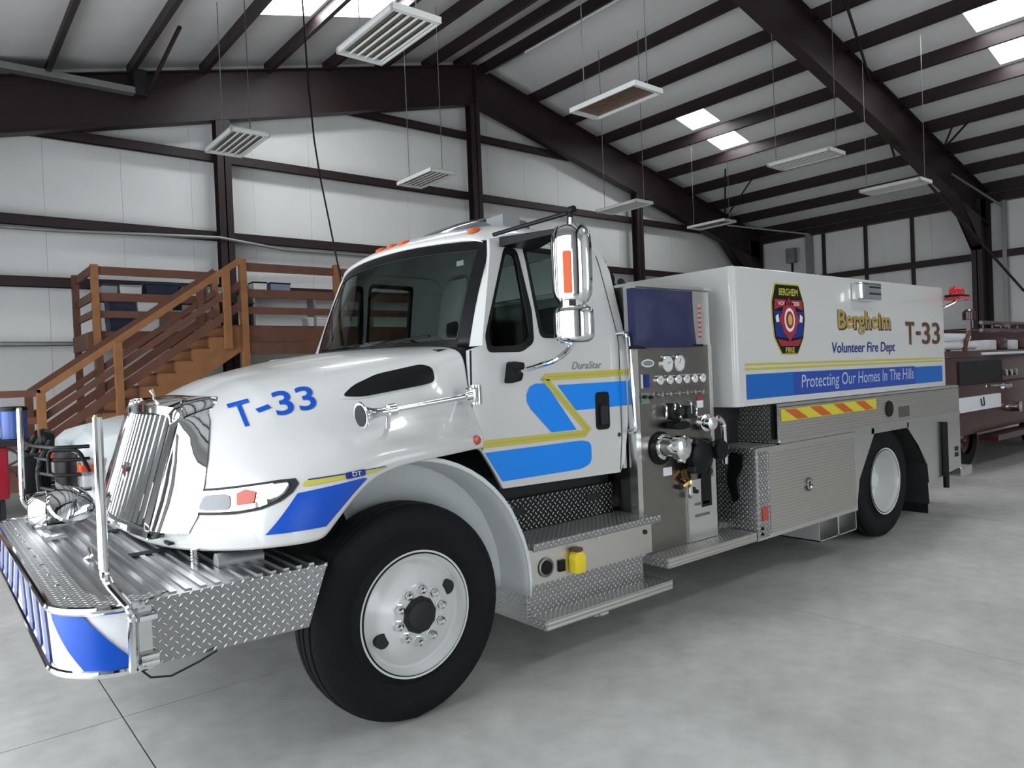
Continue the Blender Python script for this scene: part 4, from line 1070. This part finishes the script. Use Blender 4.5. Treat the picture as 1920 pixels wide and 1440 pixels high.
# shield emblem
def shield(k):
    base = [(5.03, 2.235), (5.36, 2.235), (5.43, 2.10), (5.44, 1.97), (5.41, 1.83), (5.32, 1.705), (5.10, 1.705), (5.0, 1.83), (4.98, 1.97), (4.975, 2.10)]
    return shrink(base, k, 5.205, 1.97)
em = prism('shield_emblem', shield(1.03), 1, TY-.004, TY, m_yel, tank)
prism('shield_border', shield(.985), 1, TY-.006, TY-.004, m_black, em)
[decal('shield_band', [b_], TY, m_red, em, None, .008) for b_ in ([(5.01, 2.12), (5.40, 2.12), (5.41, 2.04), (5.205, 2.09), (5.0, 2.04)], [(5.03, 1.82), (5.205, 1.80), (5.38, 1.82), (5.33, 1.765), (5.08, 1.765)])]
decal('shield_panel', [[(4.995, 2.03), (5.42, 2.03), (5.40, 1.84), (5.205, 1.82), (5.01, 1.84)]], TY, m_navy, em, None, .0085)
cross = []
for k in range(16):
    a = PI/8*k; rr = (.165 if k % 4 in (0,) else .135) if k % 2 == 0 else .125; cross.append((5.205+rr*.9*math.cos(a), 1.965+rr*1.05*math.sin(a)))
decal('maltese_cross', [cross], TY, m_red, em, None, .0105)
for k in (0, 1):
    decal('cross_ring', [ellipse(5.205, 1.965, .075-.02*k, .092-.025*k, 20)], TY, (m_stripew, m_red)[k], em, None, .0125+.002*k)
decal('cross_centre', [ellipse(5.205, 1.965, .03, .042, 16)], TY, m_yel, em, None, .017)
for x0, sx in ((5.0, 1), (5.41, -1)): decal('shield_figure', [[(x0+sx*.01, 1.99), (x0+sx*.05, 2.01), (x0+sx*.06, 1.95), (x0+sx*.02, 1.945)]], TY, m_stripew, em, None, .011)
lettering('lettering', 'BERGHEIM', 5.07, 2.15, .27, .055, TY, m_yel, em, .02, dy=.009)
lettering('lettering', 'VOLUNTEER', 5.05, 2.075, .31, .03, TY, m_stripew, em, .01, dy=.0105)
lettering('lettering', 'FIRE', 5.14, 1.715, .13, .04, TY, m_yel, em, .02, dy=.009)
# scene light on the tank side
sl = G().prism(round_poly([(6.22, 2.145), (6.58, 2.145), (6.58, 2.295), (6.22, 2.295)], .02), 1, TY-.10, TY).build('scene_light', m_chrome, tank, bevel=.015)
for k in range(4): box('louvre', (6.34, TY-.106, 2.165+k*.028), (6.55, TY-.10, 2.18+k*.028), m_dark if k % 2 else m_greyplastic, sl)
box('lamp_glass', (6.33, TY-.102, 2.158), (6.56, TY-.10, 2.275), m_greyplastic, sl)
# red warning light on an arm at the back corner
rl = G().box((8.16, 2.84, 2.235), (8.44, 2.98, 2.26)).build('warning_light', m_black, tank, bevel=.008)
for k in range(3): lathe('red_dome', [(0, .045), (.05, .043), (.075, .03), (.085, 0)], (8.22+k*.08, 2.91, 2.26), (0, 0, 1), m_redlens, rl, 18)
box('red_lens', (8.17, 2.835, 2.205), (8.43, 2.985, 2.238), m_redlens, rl)
tube('light_arm', [(8.16, 3.0, 2.13), (8.24, 2.92, 2.18), (8.28, 2.91, 2.22)], .015, m_chrome, rl)

# ---- body under the tank
sk = box('body_rail', (4.97, YN, 1.04), (8.43, YN+.03, 1.31), m_flute, T)
box('rail_top', (4.97, YN, 1.305), (8.43, mir(YN), 1.332), m_alu, T)
box('rail_far', (4.97, mir(YN)-.03, .48), (8.43, mir(YN), 1.31), m_flute, T)
box('rail_trim', (4.97, YN-.008, 1.035), (8.43, YN, 1.06), m_alu, sk)
box('corner_cap', (4.945, YN-.002, 1.045), (4.972, YN+.05, 1.33), m_chrome, sk)
box('recess_panel', (4.41, 3.32, .46), (5.0, 3.34, 1.335), m_dark, T)
box('recess_end', (4.965, YN+.02, 1.04), (4.975, 3.35, 1.33), m_dp_yz, T)
box('recess_floor', (4.64, 3.0, 1.02), (4.97, 3.35, 1.035), m_dp_xy, T)
box('tank_sill', (4.5, 3.3, 1.20), (4.97, 3.5, 1.335), m_dark, T)
chs = []
for k in range(4):
    x = 5.05 + k*.37; chs.append([(x+.18, 1.205), (x+.34, 1.205), (x+.16, 1.285), (x, 1.285)])
refl = decal('reflective_strip', [[(5.0, 1.20), (6.55, 1.20), (6.55, 1.29), (5.0, 1.29)]], YN, m_yelb if 0 else mat('lime_yellow', (.62, .56, .03), .35), sk, None, .003)
decal('chevron', chs, YN, mat('orange_vinyl', (.55, .10, .01), .4), refl, None, .005)
rv = lathe('grommet_light', [(0, .075), (-.012, .07), (-.014, .055)], (6.80, YN, 1.185), (0, 1, 0), m_black, sk, 26)
lathe('light_face', [(-.013, .055), (-.014, 0)], (6.80, YN, 1.185), (0, 1, 0), m_alu, rv, 20)
box('dark_door', (6.98, YN-.004, 1.09), (7.22, YN, 1.19), m_steel, sk)
cm = box('side_compartment', (4.655, YN+.004, .37), (6.15, YN+.4, 1.03), m_dark, T)
prism('door_frame', [(4.655, .362), (6.155, .362), (6.155, 1.03), (4.655, 1.03)], 1, YN, YN+.012, m_alu, cm)
prism('compartment_door', [(4.80, .40), (6.10, .40), (6.10, .99), (4.80, .99)], 1, YN-.014, YN, m_flute, cm)
box('diamond_edge', (4.665, YN-.006, .38), (4.79, YN, 1.0), m_dp_xz, cm)
box('compartment_end', (4.642, YN+.0, .36), (4.655, 3.30, 1.03), m_dp_yz, cm)
g = G(); g.prism(round_poly([(3.06, .98), (3.16, 1.0), (3.20, .80), (3.15, .62), (3.10, .66), (3.12, .80), (3.07, .88)], .02), 0, 4.62, 4.64); g.build('hose_cutout', m_black, cm)
ltc = lathe('door_latch', [(0, .055), (-.008, .055), (-.006, .045), (-.004, .02)], (5.335, YN-.014, .69), (0, 1, 0), m_steel, cm, 28)
tube('latch_ring', [(5.335+.03*math.cos(a/6*PI), YN-.025, .69+.035*math.sin(a/6*PI)) for a in range(12)], .006, m_chrome, ltc, 6)
box('side_marker', (4.70, YN-.014, .50), (4.765, YN-.005, .60), m_orange, cm, .004)
for z in (.49, .45): lathe('bolt', [(-.012, .01), (0, .012)], (4.69, YN-.006, z-.04), (0, 1, 0), m_black, cm, 10)
# open drawer boxes under the compartment
db = G()
for a, b in ((5.52, 5.83), (5.83, 6.14)):
    db.box((a, YN+.01, .20), (b, 3.5, .21)).box((a, YN+.01, .20), (a+.012, 3.5, .36)).box((b-.012, YN+.01, .20), (b, 3.5, .36))
db.box((5.52, 3.3, .2), (6.14, 3.31, .36)).build('drawer_box', m_alu, T)
# wheel housing: angular arch plates
prism('arch_front', [(6.155, 1.03), (6.155, .44), (6.20, .62), (6.50, .985), (6.50, 1.04), (6.155, 1.04)], 1, YN, YN+.02, m_alu, T)
prism('arch_rear', [(7.17, 1.04), (7.17, .985), (7.40, .80), (7.59, .60), (7.62, .41), (8.43, .48), (8.43, 1.04)], 1, YN, YN+.02, m_alu, T)
box('arch_top', (6.45, YN, .985), (7.2, YN+.02, 1.045), m_alu, T)
g = G()
for (p, q) in (((6.16, .40), (6.20, .62)), ((6.20, .62), (6.50, .985)), ((6.50, .985), (7.17, .985)), ((7.17, .985), (7.59, .60)), ((7.59, .60), (7.64, .2))):
    g.add([(p[0], YN+.01, p[1]), (q[0], YN+.01, q[1]), (q[0], 3.8, q[1]), (p[0], 3.8, p[1])], [(0, 1, 2, 3)])
g.build('arch_lining', m_dark, T)
box('rear_door', (8.06, YN-.012, .50), (8.40, YN, .95), m_alu, T)
prism('mud_flap', [(YN+.04, .10), (3.70, .10), (3.70, .95), (YN+.04, .95)], 0, 7.66, 7.68, m_rubber, T)
tube('rubber_bumper', [(7.98, YN-.02, .32), (7.98, YN-.02, .98)], .028, m_black, T, 8)
for z in (.66, .60): box('sticker', (8.25, YN-.016, z), (8.33, YN-.012, z+.045), m_dark, T)
rb = box('rear_bumper', (8.41, YN-.01, .375), (8.72, mir(YN)+.01, .47), m_alu, T, .012)
box('rear_body', (8.40, YN+.01, .48), (8.44, mir(YN)-.01, 1.33), m_alu, T)
box('hanging_bracket', (4.30, 3.2, .30), (4.36, 3.4, .37), m_dark, T)

# ============================================================ LOFT AND STAIRS
def plank(name, a, b, w, h, m, par):
    """straight board from a to b (centre line), w across y, h vertical-ish"""
    a = Vector(a); b = Vector(b); t = (b-a).normalized()
    if abs(t.x) > abs(t.y): side = Vector((0, 1, 0))
    elif abs(t.y) > abs(t.z): side = Vector((1, 0, 0))
    else: side = Vector((0, 1, 0))
    up = side.cross(t).normalized(); v = []
    for p in (a, b):
        for (i, j) in ((-1, -1), (1, -1), (1, 1), (-1, 1)): v.append(p + side*w/2*i + up*h/2*j)
    return G().add(v, [(0,1,2,3), (7,6,5,4), (0,4,5,1), (1,5,6,2), (2,6,7,3), (3,7,4,0)]).build(name, m, par)
DZ = 2.57
loft = thing('storage_loft', 'brown wooden storage loft with rails along the back wall, behind the cab', 'loft', (6, 13, 0))
for k in range(26):
    x0 = 2.16 + k*.30
    if x0 > 9.7: break
    y0 = 12.9 if x0 < 3.9 else 11.5
    box('deck_board', (x0, y0, DZ-.04), (x0+.29, 14.3, DZ), m_wood2, loft)
plank('rim_beam', (2.1, 12.9, 2.42), (3.95, 12.9, 2.42), .05, .26, m_wood2, loft)
plank('rim_beam', (4.0, 11.5, 2.42), (9.9, 11.5, 2.42), .05, .26, m_wood2, loft)
plank('rim_beam', (4.0, 11.46, 2.20), (9.9, 11.46, 2.20), .05, .18, m_wood2, loft)
plank('rim_beam', (2.13, 12.9, 2.42), (2.13, 14.3, 2.42), .05, .26, m_wood2, loft)
plank('rim_beam', (3.97, 11.5, 2.42), (3.97, 12.9, 2.42), .05, .26, m_wood2, loft)
for k in range(12): box('joist', (4.4+k*.45, 11.53, 2.30), (4.44+k*.45, 14.3, 2.53), m_wood2, loft)
def post(x, y, z0, z1, s=.05, par=None, m=None): return box('post', (x-s, y-s, z0), (x+s, y+s, z1), m or m_wood, par or loft)
post(2.22, 12.86, 0, 3.60); post(2.16, 14.2, 0, 3.6, m=m_wood2); post(4.02, 11.46, 0, 3.60); post(5.6, 11.46, 2.5, 3.60); post(7.4, 11.46, 2.5, 3.6); post(9.3, 11.46, 0, 3.6)
post(4.02, 12.86, 2.3, 3.6)
for z, hh in ((3.53, .13), (3.12, .13), (2.85, .11)):
    plank('rail', (2.22, 12.86, z-.02), (4.02, 12.86, z-.02), .04, hh, m_wood2, loft); plank('rail', (4.02, 11.46, z-.05), (9.3, 11.46, z-.05), .04, hh, m_wood2, loft)
    plank('rail', (2.18, 12.86, z-.02), (2.18, 14.2, z-.02), .04, hh, m_wood2, loft)
stair = thing('wooden_staircase', 'orange-brown wooden staircase with slanted rails going up to the loft, left of the windshield', 'stairs', (2.6, 12, 0))
SL = (3.57-1.62)/(4.01-1.28)
for y in (11.5, 12.72):
    z_ = lambda x: 2.57 - SL*(4.0-x)
    n = 11; run = 2.72/n
    pts = [(3.98, 2.55)]
    for k in range(n):
        x = 3.98 - k*run; pts += [(x-run, z_(x)-.02), (x-run, z_(x-run)-.02)] if 0 else [(x, z_(x)-.0), (x-run, z_(x)-.0)]
    pts += [(3.98-n*run, .60), (3.98-n*run, .38), (3.98, 2.18)]
    prism('stringer', pts, 1, y-.02, y+.02, m_wood, stair)
for k in range(11):
    x = 3.98 - k*2.72/11; z = 2.57 - SL*(4.0-x)
    box('tread', (x-.27, 11.5, z-.015), (x+.0, 12.72, z+.02), m_wood2, stair)
    box('riser', (x-.26, 11.5, z-.17), (x-.245, 12.72, z-.015), m_wood, stair)
for y, m_ in ((11.46, m_wood), (12.76, m_wood2)):
    for off, hh in ((0, .09), (-.36, .09), (-.68, .12)):
        plank('stair_rail', (1.26, y, 1.64+off), (4.0, y, 3.585+off), .04, hh, m_ if off == 0 else m_wood2, stair)
    for x in (1.28, 2.22, 3.75): post(x, y-.03*(y < 12), max(.0, 0) if x < 3 else 2.2, 1.62+SL*(x-1.28)+.02, par=stair, m=m_wood if y < 12 else m_wood2)
# lower landing
for k in range(7): box('landing_board', (-.7+k*.28, 11.46, .56), (-.43+k*.28, 12.8, .60), m_wood2, stair)
for z in (1.64, 1.28, .95): plank('landing_rail', (-.7, 11.46, z), (1.28, 11.46, z), .04, .09, m_wood2, stair)
plank('landing_rim', (-.7, 11.46, .46), (1.28, 11.46, .46), .04, .2, m_wood2, stair)
post(-.68, 11.46, 0, 1.68, par=stair)

# things stored on the loft
def bin_(nm, x, y, z, sx, sy, sz, m, lidm, label, cat='storage bin', grp='storage bins and boxes on the loft'):
    t = thing(nm, label, cat, (x, y, z), grp)
    v = [(-sx*.46, -sy*.46, 0), (sx*.46, -sy*.46, 0), (sx*.46, sy*.46, 0), (-sx*.46, sy*.46, 0), (-sx*.5, -sy*.5, sz*.9), (sx*.5, -sy*.5, sz*.9), (sx*.5, sy*.5, sz*.9), (-sx*.5, sy*.5, sz*.9)]
    v = [(x+a, y+b, z+c_) for a, b, c_ in v]
    G().add(v, [(0,3,2,1),(4,5,6,7),(0,1,5,4),(1,2,6,5),(2,3,7,6),(3,0,4,7)]).build('body', m, t)
    box('lid', (x-sx*.52, y-sy*.52, z+sz*.88), (x+sx*.52, y+sy*.52, z+sz), lidm, t, .01)
    return t
bin_('storage_bin', 2.62, 13.25, DZ, .36, .4, .30, m_navyb, m_navyb, 'dark navy bin at the left end of the loft, bottom of its stack')
bin_('storage_bin', 2.62, 13.25, DZ+.30, .36, .4, .32, m_navyb, m_navyb, 'dark navy bin at the left end of the loft, upper one of the stack')
bin_('cardboard_box', 3.02, 13.25, DZ, .32, .36, .27, m_paper, m_paper, 'white box beside the navy bins on the loft, bottom of two', 'box')
bin_('cardboard_box', 3.02, 13.25, DZ+.28, .32, .36, .27, m_paper, m_paper, 'white box beside the navy bins on the loft, upper of two', 'box')
sh = thing('shelf_unit', 'low grey shelf on the loft behind the left rail, holding bins', 'shelf', (3.6, 14.0, DZ))
for z in (.02, .58): box('shelf_board', (2.4, 13.7, DZ+z), (5.0, 14.2, DZ+z+.03), m_dark, sh)
for x in (2.42, 3.7, 4.96): box('upright', (x-.02, 13.72, DZ), (x+.02, 14.18, DZ+.6), m_dark, sh)
GR = mat('grey_bin', (.30, .31, .33), .5)
bin_('storage_bin', 2.60, 13.95, DZ+.61, .22, .4, .24, GR, m_navyb, 'grey bin, leftmost on the loft shelf')
bin_('storage_bin', 2.92, 13.95, DZ+.61, .34, .4, .24, m_paper, GR, 'pale bin with grey lid, second on the loft shelf')
bin_('storage_bin', 3.42, 13.95, DZ+.61, .52, .4, .30, m_navyb, m_navyb, 'large navy bin in the middle of the loft shelf')
bin_('storage_bin', 3.92, 13.95, DZ+.61, .36, .4, .26, m_paper, m_navyb, 'pale bin with navy lid right of the large navy bin')
bin_('storage_bin', 4.35, 13.95, DZ+.61, .34, .4, .26, GR, GR, 'light grey bin near the right end of the loft shelf')
bin_('storage_bin', 3.75, 13.9, DZ+.05, .9, .4, .38, GR, GR, 'long grey bin on the bottom board of the loft shelf')
sh2 = thing('shelf_unit', 'wire shelf on the loft right of the stair head', 'shelf', (5.6, 14.1, DZ))
for z in (.02, .75): box('shelf_board', (5.05, 13.9, DZ+z), (7.6, 14.25, DZ+z+.03), m_gal, sh2)
for x in (5.07, 6.3, 7.58): box('upright', (x-.02, 13.9, DZ), (x+.02, 14.24, DZ+.78), m_gal, sh2)
bin_('storage_bin', 5.22, 14.08, DZ+.78, .26, .3, .26, m_paper, m_black, 'small white bin on the right shelf beside the top post')
bin_('storage_bin', 5.62, 14.08, DZ+.78, .40, .3, .26, mat('blue_grey_bin', (.20, .24, .36), .4), m_black, 'blue-grey bin with black lid on the right shelf')
bin_('storage_bin', 6.6, 14.08, DZ+.05, .9, .3, .32, m_paper, m_paper, 'long white bin at the bottom of the right shelf')

# ============================================================ PICKUP behind the tanker
P_ = thing('pickup_truck', 'white pickup with a black grille guard, parked behind the tanker, left edge', 'pickup', (3, 7.6, 0))
def body_rows():
    # half profile stations along x : (x, half width, list z for bottom, belt, top edge, top centre)
    S = [(1.02, .80, .62, 1.0, 1.20, 1.24), (1.12, .93, .60, 1.02, 1.27, 1.33), (1.45, .99, .55, 1.05, 1.33, 1.40), (2.0, 1.0, .55, 1.08, 1.37, 1.44), (2.52, 1.0, .55, 1.10, 1.39, 1.46), (4.6, 1.0, .55, 1.12, 1.36, 1.40), (6.4, .99, .58, 1.12, 1.34, 1.36)]
    return S
v = []; yc = 7.6
for (x, hw, z0, z1, z2, z3) in body_rows():
    v += [(x, yc-hw*.97, z0), (x, yc-hw, z1), (x, yc-hw*.93, z2-.03), (x, yc-hw*.80, z2), (x, yc, z3), (x, yc+hw*.80, z2), (x, yc+hw*.93, z2-.03), (x, yc+hw, z1), (x, yc+hw*.97, z0)]
nS = len(body_rows())
f = [(i*9+j, i*9+j+1, (i+1)*9+j+1, (i+1)*9+j) for i in range(nS-1) for j in range(8)] + [tuple(range(9)), tuple(range((nS-1)*9, nS*9))] + [(i*9, i*9+8, (i+1)*9+8, (i+1)*9) for i in range(nS-1)]
pb = G().add(v, f).build('body', m_white2, P_, smooth=True, sharp=50)
sb2 = pb.modifiers.new('b', 'BEVEL'); sb2.width = .02; sb2.segments = 2
v = []
for (x, hw, z) in ((2.55, .80, 1.42), (3.15, .68, 1.86), (4.3, .68, 1.88), (4.65, .78, 1.40)):
    v += [(x, yc-hw, z), (x, yc+hw, z)]
v2 = v + [(2.55, yc-.9, 1.38), (2.55, yc+.9, 1.38), (4.65, yc-.9, 1.38), (4.65, yc+.9, 1.38)]
cb_ = G().add(v2, [(0,1,3,2),(2,3,5,4),(4,5,7,6),(0,2,4,6),(1,3,5,7),(0,8,9,1),(6,7,11,10),(0,6,10,8),(1,7,11,9)]).build('cabin', m_glass if 0 else m_black, P_, bevel=.02)
G().add([(3.12, yc-.69, 1.87), (3.12, yc+.69, 1.87), (4.32, yc+.69, 1.89), (4.32, yc-.69, 1.89), (3.15, yc-.6, 1.91), (3.15, yc+.6, 1.91), (4.3, yc+.6, 1.93), (4.3, yc-.6, 1.93)], [(0,3,2,1),(4,5,6,7),(0,1,5,4),(1,2,6,5),(2,3,7,6),(3,0,4,7)]).build('cabin_roof', m_white2, cb_, bevel=.01)
box('bumper', (.90, 6.62, .50), (1.10, 8.58, .72), m_black, P_, .03)
box('grille', (1.0, 6.98, .78), (1.06, 8.22, 1.12), m_dark, P_, .02)
for yy in (6.66, 8.28):
    hl2 = box('headlight', (1.0, yy, .86), (1.17, yy+.27, 1.10), m_lens, P_, .02)
    box('turn_signal', (.99, yy+.02, .99), (1.12, yy+.18, 1.06), m_amber, hl2, .01); box('red_signal', (1.0, yy-.01, 1.0), (1.14, yy+.03, 1.05), m_orange, hl2)
for x in (1.95, 5.4):
    for yy, sg in ((6.62, 1), (8.58, -1)):
        tr = G().lathe([(.0, .24), (.02, .27), (.0, .33), (.02, .38), (.05, .395), (.2, .395), (.24, .37), (.24, .24)], (x, yy, .395), (0, sg, 0), 32, cap=False).build('wheel', m_rubber, P_, smooth=True)
        lathe('rim', [(.05, .25), (.03, .22), (.05, .1), (.03, .05), (.03, 0)], (x, yy, .395), (0, sg, 0), m_alu, tr, 24)
# grille guard
gg = thing('grille_guard', 'x', 'x'); bpy.data.objects.remove(gg)
gd = box('grille_guard', (.86, 6.95, .58), (.92, 8.45, .66), m_black, P_, .01)
for yy in (7.15, 7.75, 8.2): tube('guard_upright', round_path([(.90, yy, .55), (.78, yy, .62), (.76, yy, 1.05), (.86, yy, 1.24)], .1), .028, m_black, gd)
for z in (.74, .86, .98, 1.10, 1.20):
    tube('guard_bar', round_path([(1.06, 6.68, z), (.84, 6.78, z), (.74, 7.3, z), (.74, 8.1, z), (.86, 8.5, z), (1.05, 8.6, z)], .15), .016 if z > .7 else .02, m_black, gd)
for z in (.70, .80): tube('chrome_strip', [(.72, 7.5, z-.02), (.72, 8.05, z-.02)], .014, m_chrome, gd)
box('winch_box', (.66, 7.25, .80), (.86, 7.6, 1.12), m_black, gd, .03)
lathe('spot_lamp', [(0, 0), (0, .09), (.03, .10), (.10, .07), (.11, 0)], (.80, 7.35, 1.24), (1, 0, 0), m_black, gd, 20)
tube('guard_loop', round_path([(.80, 6.86, 1.0), (.80, 6.86, 1.18), (.98, 6.66, 1.18), (1.05, 6.66, 1.0)], .06), .016, m_black, gd)

# red equipment cart with a blue drum, far left
ct = thing('equipment_cart', 'red steel equipment cart at the far left edge, behind the grille guard', 'cart', (.5, 9.5, 0))
box('cart_body', (.1, 9.2, .55), (.72, 9.9, 1.10), mat('bright_red_enamel', (.35, .01, .03), .3), ct, .03)
box('cart_tray', (.05, 9.15, 1.10), (.95, 9.95, 1.16), m_dark, ct)
for x in (.16, .66):
    for y in (9.28, 9.82): lathe('caster', [(0, 0), (0, .09), (.05, .09), (.05, 0)], (x, y-.025, .09), (0, 1, 0), m_rubber, ct, 16); box('cart_leg', (x-.02, y-.04, .09), (x+.02, y-.03, .56), m_dark, ct)
tube('cart_handle', round_path([(.72, 9.2, .9), (.80, 9.15, .95), (.80, 9.15, 1.02), (.72, 9.2, 1.08)], .02), .012, m_dark, ct)
dr = lathe('drum', [(0, .10), (.01, .12), (.30, .12), (.31, .115)], (.80, 9.4, 1.16), (0, 0, 1), mat('blue_drum_plastic', (.03, .08, .30), .35), None, 28)
tag(dr, 'blue plastic drum with a black lid standing on the red cart', 'drum')
lathe('lid', [(.305, .13), (.34, .13), (.35, .10), (.352, 0)], (.80, 9.4, 1.16), (0, 0, 1), m_black, dr, 28)

# ============================================================ old red fire engine at the right edge
E_ = thing('fire_engine', 'old dark red fire engine parked beyond the tanker at the right edge', 'fire engine', (14, 5, 0))
m_rt = m_redtruck
box('body', (11.0, 3.9, .52), (16.5, 6.1, 1.22), m_rt, E_, .02)
box('upper_body', (10.6, 3.95, 1.22), (16.5, 6.05, 1.62), m_rt, E_, .02)
box('dark_recess', (11.2, 3.93, 1.22), (12.9, 3.96, 1.55), m_dark, E_)
box('running_board', (11.9, 3.70, .40), (16.0, 3.95, .48), m_rt, E_)
box('hose_bed_edge', (10.6, 3.88, 1.62), (16.5, 3.94, 1.70), m_rt, E_)
box('white_trim', (11.9, 3.86, 1.635), (13.8, 3.885, 1.67), m_stripew, E_)
for z, x1 in ((1.78, 12.25), (1.90, 12.0)): tube('hard_suction_hose', [(9.8, 4.1, z), (x1, 4.1, z)], .06, m_stripew, E_, 12)
tube('hose_strap', [(11.7, 4.03, 1.66), (11.75, 4.02, 1.84), (11.9, 4.03, 1.98)], .03, m_brown, E_)
pbm = box('white_board', (10.6, 3.82, .86), (12.45, 3.88, 1.06), m_stripew, E_)
tube('strap_loop', round_path([(11.62, 3.81, 1.02), (11.62, 3.80, .92), (11.72, 3.80, .92), (11.72, 3.81, 1.04)], .03), .008, m_dark, pbm)
for x, y in ((11.65, 4.02), (15.2, 4.02)):
    tr = G().lathe([(0, .24), (.02, .30), (0, .40), (.03, .46), (.22, .46), (.26, .42), (.26, .24)], (x, y, .46), (0, 1, 0), 32, cap=False).build('wheel', m_rubber, E_, smooth=True)
    lathe('rim', [(.06, .25), (.04, .22), (.08, .1), (.02, .07), (.02, 0)], (x, y, .46), (0, 1, 0), m_rt, tr, 24)
for y in (5.9,): G().lathe([(0, .24), (.02, .30), (0, .40), (.03, .46), (.22, .46), (.26, .24)], (11.65, y, .46), (0, 1, 0), 24, cap=False).build('wheel', m_rubber, E_, smooth=True)
prism('cab_body', [(16.4, .55), (18.6, .55), (18.6, 1.35), (18.1, 1.40), (17.8, 2.15), (16.4, 2.15)], 1, 4.0, 6.0, m_rt, E_, .03)
for k in range(3):
    lathe('pump_gauge', [(0, .05), (-.03, .05), (-.035, 0)], (12.9+k*.22, 3.9, 1.35), (0, 1, 0), m_chrome, E_, 16)
q = lathe('pump_outlet', [(0, .08), (-.1, .07), (-.14, .085), (-.16, 0)], (13.1, 3.9, .82), (0, 1, 0), m_chrome, E_, 20)
tube('grab_rail', [(12.2, 3.86, 1.18), (12.9, 3.86, 1.16)], .015, m_chrome, E_); lathe('rail_cap', [(0, .04), (.06, .04)], (12.9, 3.86, 1.15), (1, 0, 0), m_chrome, E_, 12)
tube('ladder_rail', [(12.9, 4.2, 2.02), (16.2, 4.2, 2.02)], .03, m_rt, E_); tube('ladder_rail', [(12.9, 4.2, 2.14), (16.2, 4.2, 2.14)], .03, m_rt, E_)
for k in range(8): tube('ladder_rung', [(13.0+k*.4, 4.2, 2.02), (13.0+k*.4, 4.2, 2.14)], .015, m_rt, E_, 6)
for k in range(5): box('hose_fold', (12.75+k*.5, 4.05, 1.70), (13.1+k*.5, 4.6, 1.86+.03*(k % 2)), m_paper if k % 2 == 0 else m_rt, E_, .03)
lathe('rotating_beacon', [(0, .09), (.12, .09), (.16, .05), (.17, 0)], (13.0, 4.4, 2.2), (0, 0, 1), m_rt, E_, 20)
box('beacon_post', (12.97, 4.37, 1.9), (13.03, 4.43, 2.2), m_rt, E_)
# electrical box on the right wall
eb = box('electrical_box', (23.05, 13.0, 5.0), (23.28, 13.3, 5.5), m_greyplastic, None, .02)
tag(eb, 'small grey box with a round glass on the side wall near the far corner', 'electrical box')
lathe('meter_glass', [(0, .10), (.05, .08), (.06, 0)], (23.05, 13.15, 5.25), (-1, 0, 0), m_lens, eb, 18)
tube('cable_run', [(23.2, 13.15, 5.0), (23.2, 13.15, 0.0)], .04, m_dark, eb)
